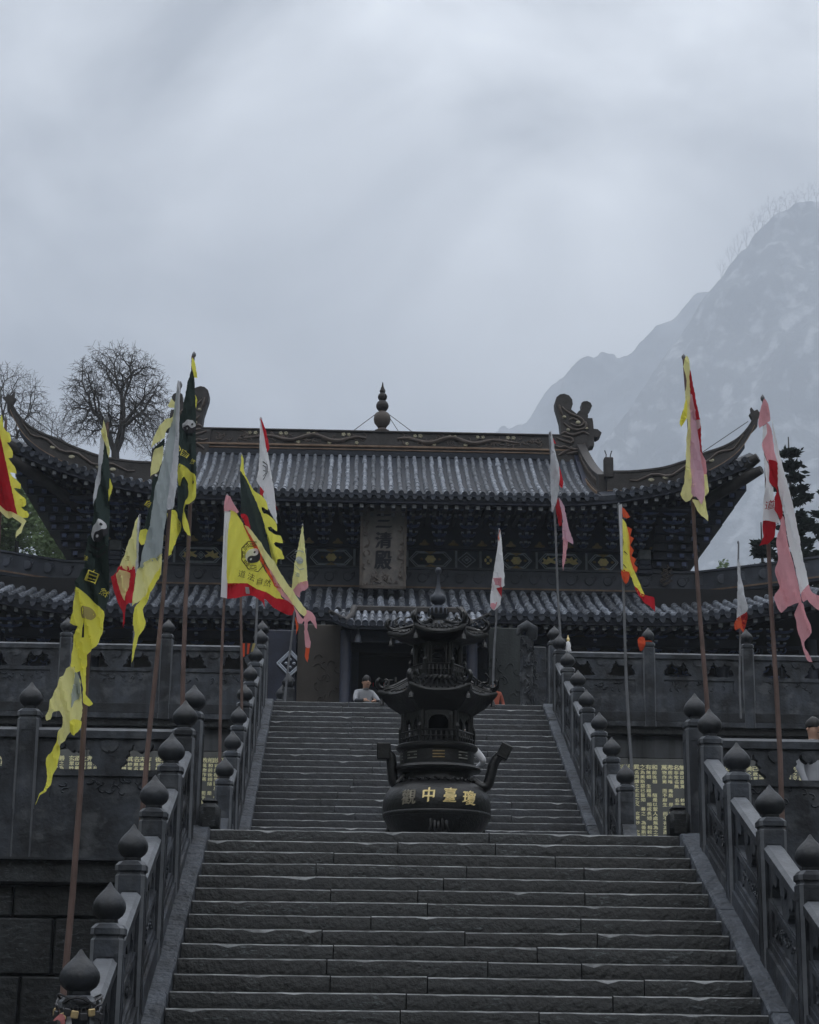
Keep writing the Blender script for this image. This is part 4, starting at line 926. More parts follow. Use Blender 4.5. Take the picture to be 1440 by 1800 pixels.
for k in range(3):
    t = rad(-90+120*k); c, s_ = math.cos(t), math.sin(t)
    leg = MB().tube([(BX+c*0.42, BY+s_*0.42, bz(1470)), (BX+c*0.56, BY+s_*0.56, bz(1482)), (BX+c*0.5, BY+s_*0.5, bz(1500)), (BX+c*0.58, BY+s_*0.58, Z1)], [0.16, 0.15, 0.09, 0.12], 10).build('leg', M['iron'], cen, smooth=60)
    mb = MB()
    for j in range(5): mb.tube([(BX+c*0.66+s_*(0.05*j-0.1), BY+s_*0.66-c*(0.05*j-0.1), bz(1452)+0.02*math.sin(j*2)), (BX+c*0.7+s_*(0.05*j-0.1), BY+s_*0.7-c*(0.05*j-0.1), bz(1462)), (BX+c*0.68+s_*(0.06*j-0.12), BY+s_*0.68-c*(0.06*j-0.12), bz(1470))], 0.022, 5)
    mb.build('beast_mask', M['iron'], leg, smooth=60)
mb = MB()
for i in range(26):     # scroll rim on the shoulder
    t = 2*math.pi*i/26; r = 66*PXM; mb.tube([(BX+r*math.cos(t+0.04*j), BY+r*math.sin(t+0.04*j), bz(1379)+0.02+0.015*math.sin(j*1.6)) for j in range(5)], 0.016, 5)
mb.build('scroll_rim', M['iron'], belly, smooth=60)
lat('neck', [(60, 1378), (57, 1372), (56, 1362), (60, 1360), (72, 1358), (74, 1354), (72, 1350), (62, 1347), (62, 1324), (66, 1322), (69, 1318), (69, 1314), (64, 1311), (20, 1310)], 40)
drum = [o for o in cen.children if o.name == 'neck'][0]
for cxp, amp, mat in ((768, 1.0, 'gold_old'), (810, 0.7, 'iron_line'), (724, 0.7, 'iron_line'), (690, 0.6, 'iron_line')):
    mb = MB(); th = math.asin(max(-0.98, min(0.98, (cxp-768)/63)))
    for k in range(3):
        z = bz(1329+k*5.2)
        pts = [(BX+62.6*PXM*math.sin(th+u), BY-62.6*PXM*math.cos(th+u), z) for u in (-0.16, -0.08, 0, 0.08, 0.16)]
        if cxp != 768 and k == 1: mb.tube(pts[:2], 0.009, 4).tube(pts[3:], 0.009, 4)
        else: mb.tube(pts, 0.009, 4)
    mb.build('trigram', M[mat], drum)
for ch, px_, py_, mat in (('觀', 719, 1411, 'ch_worn'), ('中', 751, 1408, 'gold'), ('臺', 786, 1408, 'gold'), ('瓊', 818, 1411, 'gold')):
    if mat == 'ch_worn' and 'ch_worn' not in M: plain('ch_worn', (0.2, 0.18, 0.14), 0.5, 0, 0.5, 14)
    vs_, fs_ = glyph(ch, 23*PXM); mb = MB(); x0 = (px_-768)*PXM; z0 = bz(py_)
    for dx, dz, dd in ((0, 0, 0.012), (0.006, 0.003, 0.015), (-0.005, -0.004, 0.009)):
        P = []
        for x, y in vs_:
            # a little slant, as brushed
            X = x0+x+dx+y*0.1; Z = z0+y*1.12+dz; R = belly_r(Z); P.append((BX+X, BY-math.sqrt(max(0.01, R*R-X*X))-dd, Z))
        mb.add(P, fs_)
    mb.build('character', M[mat], belly)
# handles
for nm, path, blk in (('l', [(-52, 1366), (-66, 1383), (-73, 1380), (-76, 1352), (-77, 1334), (-84, 1328)], (-90, 1325, 11.5, 14, 0)), ('r', [(56, 1372), (72, 1385), (84, 1384), (90, 1362), (94, 1342), (102, 1331), (108, 1328)], (112, 1322, 10, 13, -0.45))):
    h = MB().tube([(BX+x*PXM, BY-0.12, bz(y)) for x, y in smooth_poly(path, 2, False)], 8.6*PXM, 8).build('handle', M['iron'], cen, smooth=50)
    x, y, w, hh, tl = blk; c = Vector((BX+x*PXM, BY-0.12, bz(y))); mb = MB().bbox(-w*PXM, w*PXM, -0.09, 0.09, -hh*PXM, hh*PXM, 0.015)
    for v in mb.v: v.xz = (v.x*math.cos(tl)-v.z*math.sin(tl), v.x*math.sin(tl)+v.z*math.cos(tl)); v += c
    mb.build('handle_block', M['iron'], h)
# hexagonal pavilions
def hexp(r, k, ph=0.0): t = rad(60*k)+ph; return BX+r*PXM*math.cos(t), BY+r*PXM*math.sin(t)
def pavilion(nm, rb, y0, y1, arch, railr, ry0, ry1):
    zb, zt = bz(y0), bz(y1)
    for k in range(6):
        p, q = Vector((*hexp(rb, k), 0)), Vector((*hexp(rb, k+1), 0)); u = (q-p).normalized(); nn = Vector((u.y, -u.x, 0)); L = (q-p).length
        H = zt-zb; wd = 0.3*L; hole = [(L/2-wd, 0.08*H), (L/2+wd, 0.08*H), (L/2+wd, 0.68*H), (L/2+wd*0.75, 0.8*H), (L/2+wd*0.3, 0.86*H), (L/2-wd*0.3, 0.86*H), (L/2-wd*0.75, 0.8*H), (L/2-wd, 0.68*H)]
        hs = [hole]
        if arch == 2 and k not in (1, 4):
            hs = []
            for c in (0.3*L, 0.7*L): hs.append([(c-0.13*L, 0.1*H), (c+0.13*L, 0.1*H), (c+0.13*L, 0.66*H), (c, 0.8*H), (c-0.13*L, 0.66*H)])
        w_ = MB().plate([(0, 0), (L, 0), (L, H), (0, H)], hs, fn=lambda a, b: p+u*a+nn*0.015+Vector((0, 0, zb+b)), back=lambda a, b: p+u*a-nn*0.015+Vector((0, 0, zb+b))).build('arched_panel', M['iron'], cen)
        mb = MB()
        for s_ in (0.14, 0.86): mb.tube([p+u*(s_*L)+nn*0.02+Vector((0, 0, zb+H*t)) for t in (0.1, 0.35, 0.6, 0.85)], 0.012, 5)
        mb.build('relief', M['iron'], w_)
        c0 = p+nn*0.01; MB().tube([(c0.x, c0.y, zb), (c0.x, c0.y, zt)], 0.04, 8).build('column', M['iron'], cen, smooth=50)
        if railr:
            p2, q2 = Vector((*hexp(railr, k), 0)), Vector((*hexp(railr, k+1), 0)); z0, z1 = bz(ry0), bz(ry1)
            mb = MB()
            for t in (0.0, 0.5, 1.0): mb.tube([p2+Vector((0, 0, z0+(z1-z0)*t)), q2+Vector((0, 0, z0+(z1-z0)*t))], 0.013, 5)
            for j in range(1, 7): a = p2+(q2-p2)*(j/7); mb.tube([a+Vector((0, 0, z0)), a+Vector((0, 0, z0+(z1-z0)*0.5)), a+Vector((0, 0, z1))], [0.01, 0.017, 0.008], 5)
            mb.build('railing', M['iron'], cen)
            MB().lathe(p2.x, p2.y, [(0.022, z0), (0.022, z1+0.03), (0.03, z1+0.05), (0.008, z1+0.1)], 8).build('railing_post', M['iron'], cen, smooth=40)
pavilion('lower', 55, 1312, 1256, 2, 62, 1312, 1291)
def hexroof(nm, rin, yin, rtip, ytip, rtop, ytop, sag):
    mb = MB(); n = 48; rings_ = []
    def rr(t, rt, rm):
        u = (math.degrees(t) % 60)/60; c = abs(u-0.5)*2; flat = rt*math.cos(rad(30))/math.cos(rad((u-0.5)*60)); return flat*(1-0.10*(1-c**2))+ (0.06*rt*c**6), c
    def ring(rt, y, lift): 
        out = []
        for i in range(n):
            t = 2*math.pi*i/n; r, c = rr(t, rt, 0); out.append((BX+r*PXM*math.cos(t), BY+r*PXM*math.sin(t), bz(y)+lift*PXM*c**4))
        return out
    prof = [(rin, yin, 0), (rin+(rtip-rin)*0.5, yin-(yin-ytip)*0.42, 0), (rtip*0.98, ytip+4, 7), (rtip, ytip, 8), (rtip*0.97, ytip-4, 8), (rtop+(rtip-rtop)*0.55, ytip-(ytip-ytop)*0.45, 3), (rtop+(rtip-rtop)*0.2, ytip-(ytip-ytop)*0.78, 0), (rtop, ytop, 0)]
    o = MB().rings([ring(*p) for p in prof]).build('pagoda_roof', M['iron'], cen, smooth=40)
    mb = MB()
    for i in range(n):
        t = 2*math.pi*(i+0.5)/n; r, c = rr(t, rtip*0.97, 0); r2, c2 = rr(t, rtop*1.1, 0)
        P = [(BX+r*PXM*math.cos(t), BY+r*PXM*math.sin(t), bz(ytip-4)+8*PXM*c**4+0.01), (BX+(r*0.55+r2*0.45)*PXM*math.cos(t), BY+(r*0.55+r2*0.45)*PXM*math.sin(t), bz(ytip-(ytip-ytop)*0.5)+0.012), (BX+r2*PXM*math.cos(t), BY+r2*PXM*math.sin(t), bz(ytop)+0.01)]
        mb.tube(P, 0.016, 5)
    mb.build('roof_ribs', M['iron'], o)
    for k in range(6):
        t = rad(60*k); d = Vector((math.cos(t), math.sin(t), 0)); b = Vector((BX, BY, bz(ytip)))
        pts = [b+d*(rtop*1.05*PXM)+Vector((0, 0, (ytip-ytop)*PXM+0.03)), b+d*((rtop*0.5+rtip*0.5)*PXM)+Vector((0, 0, 0.14)), b+d*(rtip*0.93*PXM)+Vector((0, 0, 0.09)), b+d*(rtip*1.04*PXM)+Vector((0, 0, 0.13)), b+d*(rtip*1.06*PXM)+Vector((0, 0, 0.2)), b+d*(rtip*1.0*PXM)+Vector((0, 0, 0.24))]
        mb = MB().tube(smooth_poly([tuple(p) for p in pts], 2, False), 0.032, 6)
        rk = random.Random(k+int(rtip)); side = Vector((-d.y, d.x, 0))
        for j in range(7):
            c = b+d*((rtop+(rtip-rtop)*(0.15+0.12*j))*PXM)+Vector((0, 0, 0.13+rk.uniform(0, 0.09))); a0 = rk.uniform(0, 6)
            mb.tube([c+d*(0.03*i*math.cos(a0+0.7*i))+side*(0.02*i*math.sin(a0))+Vector((0, 0, 0.028*i*math.sin(a0+0.7*i))) for i in range(5)], 0.014, 5)
        mb.build('roof_dragon', M['iron'], o, smooth=60)
        tp = b+d*(rtip*0.97*PXM)+Vector((0, 0, 0.0))
        MB().lathe(tp.x, tp.y, [(0.006, tp.z), (0.01, tp.z-0.04), (0.025, tp.z-0.05), (0.034, tp.z-0.1), (0.038, tp.z-0.115)], 8).build('wind_bell', M['iron'], o, smooth=50)
    return o
hexroof('a', 58, 1258, 97, 1226, 46, 1199, 0)
lat('platform', [(46, 1203), (50, 1200), (50, 1196), (44, 1194), (10, 1193)], 36)
mb = MB()
for i in range(40): t = 2*math.pi*i/40; r = 50.5*PXM; mb.tube([(BX+r*math.cos(t), BY+r*math.sin(t), bz(1203)), (BX+r*1.03*math.cos(t+0.05), BY+r*1.03*math.sin(t+0.05), bz(1199)), (BX+r*math.cos(t+0.1), BY+r*math.sin(t+0.1), bz(1196))], 0.012, 4)
mb.build('platform_carving', M['iron'], cen, smooth=60)
pavilion('upper', 36, 1195, 1132, 1, 46, 1194, 1174)
hexroof('b', 38, 1136, 82, 1122, 20, 1100, 0)
lat('crown', [(27, 1103), (25, 1098), (18, 1092), (12, 1090), (10, 1089)], 24)
mb = MB()
for i in range(16): t = 2*math.pi*i/16; mb.tube([(BX+26*PXM*math.cos(t), BY+26*PXM*math.sin(t), bz(1104)), (BX+23*PXM*math.cos(t), BY+23*PXM*math.sin(t), bz(1097))], 0.018, 5)
mb.build('petal', M['band_dark'], cen, smooth=60)
ball = lat('finial_ball', [(8, 1091)]+[(18*math.sin(rad(t)), 1078+14*math.cos(rad(t))) for t in range(25, 165, 14)]+[(6, 1064)], 24, 'band_dark', smooth=60)
mb = MB()
for i in range(14):
    t = 2*math.pi*i/14
    if math.sin(t) < 0.6:
        c, s_ = math.cos(t), math.sin(t); u = Vector((-s_, c, 0)); p = Vector((BX+17.6*PXM*c, BY+17.6*PXM*s_, bz(1077)))
        mb.add([p-u*0.018+Vector((0, 0, -0.045)), p+u*0.018+Vector((0, 0, -0.045)), p+u*0.018+Vector((c*-0.004, s_*-0.004, 0.045)), p-u*0.018+Vector((c*-0.004, s_*-0.004, 0.045))], [(0, 1, 2, 3)])
for v in mb.v:
    d = Vector((v.x-BX, v.y-BY, 0)); v += d.normalized()*0.006
mb.build('ball_slot_shade', M['interior'], ball)  # near-black patches on the ball paint the shade inside its slots
lat('finial_gourd', [(5, 1064)]+[(13.5*math.sin(rad(t)), 1053+11*math.cos(rad(t))) for t in range(25, 140, 14)]+[(7, 1042), (4.5, 1036), (3, 1026), (2.6, 1008), (5, 1006), (5.5, 1002), (3.5, 998), (0.5, 997)], 20, 'band_dark', smooth=60)
lat('inner_core', [(20, 1312), (20, 1258)], 12, 'interior')
# ================================================================== banner flags on poles
def crop(ox, oy, s): return lambda pts: [(ox+x/s, oy+y/s) for x, y in pts]
K1, K2, K3, K4 = crop(0, 580, 3.0), crop(360, 640, 3.27), crop(720, 640, 3.27), crop(1060, 600, 3.05)
K5, K6, K7 = crop(1280, 690, 3.675), crop(370, 860, 5.625), crop(60, 860, 3.16)
ID = lambda p: p
class Flag:
    def __init__(s, label, top, bot, Y, zbase, rtop=0.018, rbot=0.026, amp=0.05, wl=0.5, fold=(1, 0.25), seed=0, pole='pole_rust'):
        s.Y = Y; s.amp = amp; s.wl = wl; s.fold = fold; s.seed = seed
        a, b = at(*top, Y), at(*bot, Y); d = (b-a).normalized(); k = (zbase-a.z)/d.z; base = a+d*k
        s.root = thing('banner_flag', label, 'flag', base)
        s.a = a; s.base = base; n = 8
        MB().tube([a+(base-a)*(i/n)+Vector((0.012*math.sin(i*1.3+seed), 0, 0)) for i in range(n+1)], [rtop+(rbot-rtop)*i/n for i in range(n+1)], 8).build('pole', M[pole], s.root, smooth=60)
        MB().lathe(a.x, a.y, [(rtop*0.9, a.z-0.01), (rtop*1.3, a.z+0.01), (rtop*1.2, a.z+0.03), (0.004, a.z+0.06)], 8).build('pole_tip', M['pole_grey'], s.root, smooth=60)
    def pt(s, x, y, lay=0.0):
        p = at(x, y, s.Y); u = (p.x*s.fold[0]+p.z*s.fold[1])/s.wl*6.283+s.seed
        d = s.amp*2.3*(abs(math.sin(u*0.5))*1.6-0.8+0.45*math.sin(2.3*u+1.1)+0.3*math.sin(p.z*4+s.seed)+0.25*math.sin(5.1*u+p.z*3))
        p.y += d-lay-0.05-s.amp*3.2; return p
    def fray(s, pts):
        out = []; rg = random.Random(len(pts)+int(pts[0][0]*7)); n = len(pts)
        for i in range(n):
            p, q = pts[i], pts[(i+1) % n]; l = math.hypot(q[0]-p[0], q[1]-p[1]); k = max(1, int(l/4.0)); pr, qn = pts[i-1], pts[(i+2) % n]
            for j in range(k):
                t = j/k; t2, t3 = t*t, t*t*t       # gentle curve through the corners
                x, y = [0.5*((2*p[c])+0.55*((-pr[c]+q[c])*t+(2*pr[c]-5*p[c]+4*q[c]-qn[c])*t2+(-pr[c]+3*p[c]-3*q[c]+qn[c])*t3)+0.45*2*(q[c]-p[c])*t) for c in (0, 1)]
                out.append((x+rg.gauss(0, 0.28), y+rg.gauss(0, 0.28)))
        return out
    def piece(s, pts, mat, name='cloth', lay=0.0, step=5.0, sm=1, holes=()):
        pts = s.fray(pts) if sm else list(pts)
        ar = sum(p[0]*q[1]-q[0]*p[1] for p, q in zip(pts, pts[1:]+pts[:1]))
        if ar < 0: pts = pts[::-1]
        return MB().plate(pts, holes, fn=lambda x, y: s.pt(x, y, lay), step=step).build(name, M[mat], s.root, smooth=60)
    def taiji(s, cx, cy, r, ang, lay=0.03, light='c_white', dark='c_charcoal', clip=None, parent=None):
        def tr(p):
            x = p[0]*math.cos(ang)-p[1]*math.sin(ang); y = p[0]*math.sin(ang)+p[1]*math.cos(ang); return (cx+x*r, cy+y*r)
        big = arc(0, 0, 1, 90, 270, 16); small1 = arc(0, -0.5, 0.5, -90, 90, 10); small2 = arc(0, 0.5, 0.5, 270, 90, 10)
        half = big+small1[1:-1]+small2[1:-1]
        def cl(P): return [(min(max(x, clip[0]), clip[1]), y) for x, y in P] if clip else P
        o = s.piece(cl([tr(p) for p in half]), light, 'taiji_light', lay, 4, 0)
        s.piece(cl([tr((-p[0], -p[1])) for p in half]), dark, 'taiji_dark', lay+0.003, 4, 0)
        s.piece(cl([tr(p) for p in arc(0, -0.5, 0.16, 0, 330, 8)]), dark, 'taiji_dot', lay+0.008, None, 0); s.piece(cl([tr(p) for p in arc(0, 0.5, 0.16, 0, 330, 8)]), light, 'taiji_dot', lay+0.008, None, 0)
    def char(s, ch, cx, cy, size, ang, mat, lay=0.034, squash=1.0):
        vs_, fs_ = glyph(ch, size); mb = MB(); P = []
        for x, y in vs_:
            y = -y*squash; X = x*math.cos(ang)-y*math.sin(ang); Y_ = x*math.sin(ang)+y*math.cos(ang); P.append(s.pt(cx+X, cy+Y_, lay))
        mb.add(P, fs_).build('lettering', M[mat], s.root)
    def line(s, pts, w, mat, name='print', lay=0.034):
        mb = MB()
        for p, q in zip(pts, pts[1:]):
            dx, dy = q[0]-p[0], q[1]-p[1]; l = math.hypot(dx, dy) or 1; nx, ny = -dy/l*w/2, dx/l*w/2
            mb.add([s.pt(p[0]-nx, p[1]-ny, lay), s.pt(q[0]-nx, q[1]-ny, lay), s.pt(q[0]+nx, q[1]+ny, lay), s.pt(p[0]+nx, p[1]+ny, lay)], [(0, 1, 2, 3)])
        mb.build(name, M[mat], s.root)
n1 = lambda y: nose1(y)
# far left, red
f = Flag('deep red flag with ragged yellow fringe at the left edge of the photo', (9, 738), (-22, 1400), 22.6, Z1, amp=0.05, wl=0.6, seed=1)
f.piece(K1([(12,540),(30,640),(60,800),(105,1000),(50,975),(0,940),(-70,890),(-60,700),(-20,600)]), 'c_deepred')
f.piece(K1([(22,470),(35,545),(65,570),(75,610),(50,615),(78,660),(75,690),(60,700),(90,745),(95,770),(65,775),(100,810),(120,830),(115,850),(85,855),(125,890),(150,915),(150,940),(120,950),(155,975),(172,1005),(140,1008),(105,1000),(60,800),(30,640),(12,545)]), 'c_yellow', 'fringe', 0.015, 6, 1)
f.piece(K1([(0,935),(50,968),(105,995),(150,1025),(132,1080),(100,1125),(104,1085),(128,1045),(80,1012),(40,1000),(0,960)]), 'c_paleyellow', 'fringe', 0.03)
# large dark green with a yellow tail, nearest
f = Flag('large dark green flag with taiji sign and long torn yellow tail, nearest on the left', (187, 742), (116, 1700), 14.6, nose1(14.6)-0.3, 0.014, 0.03, amp=0.035, wl=0.33, fold=(1, 0.3), seed=2)
f.piece([(188,752),(190,787),(197,847),(197,913),(197,1013),(192,1062),(186,1078),(165,1060),(138,1047),(147,1017),(152,993),(157,963),(167,923),(177,873),(184,800)], 'c_darkgreen')
f.piece([(181,760),(186,790),(181,850),(176,890),(171,905),(174,860),(179,800)], 'c_greywhite', 'fold', 0.02)
f.piece([(185,745),(190,765),(195,795),(193,810),(189,792),(183,775),(180,762)], 'c_paleyellow', 'fringe', 0.03)
f.piece([(196,848),(201,862),(199,880),(196,892)], 'c_yellow', 'fringe', 0.01)
f.piece([(138,1046),(128,1102),(139,1105),(137,1113),(126,1173),(134,1176),(137,1187),(155,1180),(157,1157),(174,1148),(187,1094),(186,1081),(177,1072),(158,1054)], 'c_yellow', 'tail', 0.02, 5, 1, holes=[[(147,1126),(149,1110),(156,1101),(152,1127)]])
f.piece(arc(160, 1088, 12, 0, 345, 16), 'c_tan', 'patch', 0.03, 5, 0)
f.piece([(125,1174),(117,1195),(112,1200),(95,1237),(84,1262),(85,1271),(92,1268),(101,1258),(111,1257),(117,1268),(116,1281),(107,1297),(103,1319),(107,1320),(117,1312),(125,1300),(131,1293),(147,1271),(145,1202),(136,1183),(130,1172)], 'c_paleyellow', 'tail', 0.0)
f.piece([(134,1187),(132,1252),(137,1240),(145,1224),(143,1195)], 'c_greygreen', 'patch', 0.025)
f.piece([(131,1278),(137,1273),(148,1274),(148,1286),(139,1303),(131,1295)], 'c_yellow', 'tail', 0.03)
f.piece([(144,1180),(155,1175),(156,1214),(155,1227),(169,1244),(161,1247),(150,1240),(150,1217)], 'c_yellow', 'tail', 0.015)
f.piece([(112,1292),(95,1325),(87,1344),(89,1379),(71,1416),(69,1421),(79,1404),(95,1385),(101,1360),(112,1320),(106,1312)], 'c_yellow', 'tail', 0.025)
f.taiji(181, 946, 17, 0.6, clip=(150, 196.5))
f.char('自', 167, 1021, 29, 0.38, 'c_lemonprint', squash=0.85); f.char('然', 187, 1048, 15, 0.55, 'c_lemonprint'); f.char('法', 156, 990, 9, 0.3, 'c_lemonprint')
f.line([(162, 968), (178, 975), (194, 974)], 3, 'c_charcoal'); f.line([(160, 978), (176, 985), (194, 984)], 3, 'c_charcoal')
# small yellow and red, upper terrace left
f = Flag('small yellow and red flag with a pointed red tail on the upper terrace, left', (246, 908), (236, 1120), 38.35, Z2, 0.02, 0.028, amp=0.05, wl=0.6, seed=3, pole='pole_grey')
f.piece(K1([(733,1005),(738,1040),(720,1262),(640,1265),(668,1170)]), 'c_paleyellow')
f.piece(K1([(640,1258),(722,1252),(716,1292),(705,1440),(676,1470),(655,1580),(652,1500),(632,1460),(604,1380),(592,1310),(622,1285)]), 'c_red', 'tail', -0.01)
f.piece(K1([(618,1295),(690,1286),(668,1445),(640,1390)]), 'c_paleyellow', 'patch', 0.02)
f.piece(K1([(740,990),(743,1100),(727,1290),(716,1288),(733,1050)]), 'c_greywhite', 'sleeve', 0.02)
f.char('道', 226, 985, 9, 0.15, 'c_tan')
# grey-green with yellow tail
f = Flag('tall grey-green flag with pale yellow tail between two dark green taiji flags', (317, 680), (255, 1392), 18.7, nose1(18.7)-0.3, 0.016, 0.03, amp=0.035, wl=0.45, fold=(1, 0.2), seed=4)
f.piece([(282,838),(271,845),(265,880),(257,930),(250,946),(262,944),(274,880),(288,815)], 'c_darkgreen', 'cloth', -0.02)
f.piece(K1([(875,598),(812,652),(818,668),(872,642)]), 'c_darkgreen', 'cloth', -0.02)
f.piece(K1([(910,380),(890,420),(925,430),(915,470),(880,500),(830,570),(805,645),(850,610),(875,600),(884,560),(912,520),(940,430)]), 'c_paleyellow', 'fringe', 0.01)
f.piece(K1([(868,638),(820,660),(810,710),(800,790),(845,770),(868,690)]), 'c_paleyellow', 'fringe', 0.01)
f.piece([(250,940),(247,958),(252,966),(260,960),(263,938)], 'c_yellow', 'fringe', 0.0)
f.piece([(314,690),(306,735),(300,767),(290,813),(273,880),(263,940),(247,1008),(264,996),(286,982),(296,918),(303,860),(312,780),(318,690)], 'c_greygreen', 'cloth', 0.02)
f.piece([(316,680),(320,690),(316,780),(314,847),(310,900),(300,908),(297,903),(303,847),(308,793),(312,713)], 'c_greywhite', 'fold', 0.04)
f.piece([(247,1005),(286,980),(284,1013),(273,1023),(264,1052),(236,1073),(240,1047)], 'c_paleyellow', 'tail', 0.025)
f.piece([(284,1000),(282,1017),(277,1030),(263,1060),(255,1080),(260,1103),(255,1120),(247,1130),(240,1153),(234,1169),(235,1147),(240,1120),(237,1103),(238,1087),(245,1073),(260,1050),(272,1023)], 'c_yellow', 'tail', 0.045)
f.char('自', 262, 889, 13, 0.5, 'c_lemonprint', -0.005)
f.piece(arc(277, 843, 2.3, 0, 330, 8), 'c_white', 'dot', 0.0, None, 0)
# dark green taiji behind it
f = Flag('dark green taiji flag on the tallest pole, touching the dragon ridge end', (341, 626), (322, 1232), 21.75, nose1(21.75)-0.3, 0.02, 0.032, amp=0.04, wl=0.4, fold=(1, 0.15), seed=5)
f.piece([(338,655),(343,672),(345,720),(346,790),(347,850),(333,890),(322,935),(312,950),(313,900),(315,830),(317,787),(320,740),(328,700)], 'c_darkgreen')
f.piece(K1([(1018,160),(1030,180),(1046,272),(1028,268),(1014,205)]), 'c_yellow', 'fringe', 0.02); f.piece(K1([(1030,348),(1044,380),(1036,418),(1028,400)]), 'c_yellow', 'fringe', 0.0)
f.piece([(315,826),(333,834),(347,847),(347,880),(336,897),(326,903),(335,933),(338,953),(327,940),(322,925),(325,900),(334,885),(334,862),(327,850),(319,862),(315,855)], 'c_yellow', 'tail', 0.025)
f.piece([(296,908),(311,903),(315,915),(320,930),(313,953),(302,977),(295,984),(297,962),(299,935)], 'c_yellow', 'tail', 0.02)
f.taiji(335, 757, 12, 0.9, clip=(315, 345.5)); f.char('自', 328, 808, 17, 0.38, 'c_lemonprint', squash=0.85); f.char('然', 341, 820, 9, 0.5, 'c_lemonprint'); f.line([(318, 795), (321, 801), (319, 805)], 1.6, 'c_lemonprint')
# yellow bagua flag
f = Flag('bright yellow flag with bagua octagon, red hem and pink torn end', (399.5, 874), (385, 1345), 28.75, nose2(28.75), 0.018, 0.028, amp=0.045, wl=0.9, fold=(1, -0.35), seed=6)
f.piece(K6([(310,282),(340,285),(378,310),(402,425),(360,405),(310,300)]), 'c_red', 'hem', -0.02)
f.piece(K6([(205,238),(270,285),(330,385),(400,530),(470,680),(545,830),(600,930),(640,965),(692,972),(700,1080),(742,1112),(640,1092),(560,1062),(450,1003),(370,957),(260,948),(163,955)]), 'c_yellow', 'cloth', 0.0, 5)
f.piece(K6([(163,948),(300,943),(370,953),(450,998),(560,1058),(640,1088),(740,1108),(825,1150),(832,1200),(810,1258),(770,1262),(700,1232),(620,1185),(560,1130),(540,1125),(545,1203),(520,1155),(440,1085),(400,1062),(330,1082),(250,1097),(163,1088)]), 'c_red', 'hem', 0.004, 5, 0)
f.piece(K6([(340,395),(400,470),(470,590),(560,790),(640,930),(700,1000),(640,985),(590,905),(540,800),(470,680),(400,530)]), 'c_orange', 'hem', 0.02)
f.piece(K6([(575,800),(640,900),(720,1020),(800,1130),(830,1165),(780,1142),(700,1060),(640,970)]), 'c_pink', 'hem', 0.024)
f.piece(K6([(345,398),(380,400),(460,500),(560,650),(680,830),(800,1000),(955,1235),(932,1302),(820,1160),(700,990),(590,830),(500,660),(430,530)]), 'c_paleyellow', 'fold', 0.05)
f.piece(K6([(825,1170),(925,1330),(935,1300),(955,1235),(1030,1280),(1042,1312),(1055,1412),(990,1340),(968,1362),(925,1352),(912,1372),(870,1352),(858,1330),(848,1250)]), 'c_pink', 'torn_end', 0.03)
f.piece(K6([(935,1340),(970,1345),(965,1430),(995,1540),(990,1600),(945,1590),(935,1480)]), 'c_pink', 'ribbon', 0.035); f.piece(K6([(985,1595),(962,1735),(938,1680),(950,1590)]), 'c_orange', 'ribbon', 0.036)
f.piece(K6([(840,1280),(875,1370),(853,1470),(852,1390)]), 'c_orange', 'ribbon', 0.01)
f.piece(K6([(165,85),(200,110),(290,270),(270,285),(210,240),(145,265),(150,140)]), 'c_pink', 'cap', 0.03)
f.piece(K6([(150,258),(207,258),(166,1090),(108,1090)]), 'c_white', 'sleeve', 0.04, 6, 0)
f.piece(K6([(348,990),(385,992),(392,1052),(360,1058)]), 'c_greygreen', 'patch', 0.03)
cx_, cy_, R_ = 446, 982, 23.5
octo = [(cx_+R_*0.93*math.cos(rad(22.5+45*k)), cy_+R_*1.12*math.sin(rad(22.5+45*k))+(-0.2*R_*math.cos(rad(22.5+45*k)))*-1.0) for k in range(9)]
octo = [(min(x, 463+(y-960)*0.33), y) for x, y in octo]
f.line(octo, 1.6, 'c_print', 'bagua_frame')
for k in range(8):
    t = rad(45*k)
    if math.cos(t) > 0.6: continue
    for j in range(3):
        r = R_*(0.66+0.1*j); c = (cx_+r*0.93*math.cos(t), cy_+r*1.12*math.sin(t)+0.2*r*math.cos(t)); tx, ty = -math.sin(t), math.cos(t)
        f.line([(c[0]-tx*6, c[1]-ty*6), (c[0]-tx*0.9, c[1]-ty*0.9)], 1.3, 'c_print', 'trigram'); f.line([(c[0]+tx*(0.9 if (j+k) % 2 else -1), c[1]+ty*(0.9 if (j+k) % 2 else -1)), (c[0]+tx*6, c[1]+ty*6)], 1.3, 'c_print', 'trigram')
f.taiji(445.5, 982, 13.2, 0.55, clip=(425, 458.5))
for ch, x, y in (('道', 426, 1012), ('法', 442.5, 1018.5), ('自', 457.5, 1026.5), ('然', 471.5, 1032.5)): f.char(ch, x, y, 13.5, 0.2, 'c_print')
# dark green with yellow saw edge
f = Flag('dark green flag with a yellow saw-toothed edge behind the yellow bagua flag', (425, 803), (424, 1245), 31.6, nose2(31.6), 0.018, 0.026, amp=0.05, wl=0.9, seed=7)
f.piece(K2([(208,630),(240,680),(290,790),(340,920),(395,1080),(420,1180),(380,1170),(300,1010),(250,920),(214,885)]), 'c_darkgreen')
f.piece(K2([(215,530),(224,560),(232,645),(285,745),(330,785),(362,828),(366,868),(332,848),(330,862),(345,885),(382,900),(415,940),(420,985),(385,962),(366,962),(372,980),(400,1000),(440,1010),(452,1050),(412,1046),(402,1056),(412,1072),(440,1085),(460,1140),(420,1150),(416,1182),(392,1140),(340,920),(290,790),(240,682),(210,632)]), 'c_yellow', 'saw_edge', 0.02, 6, 1)
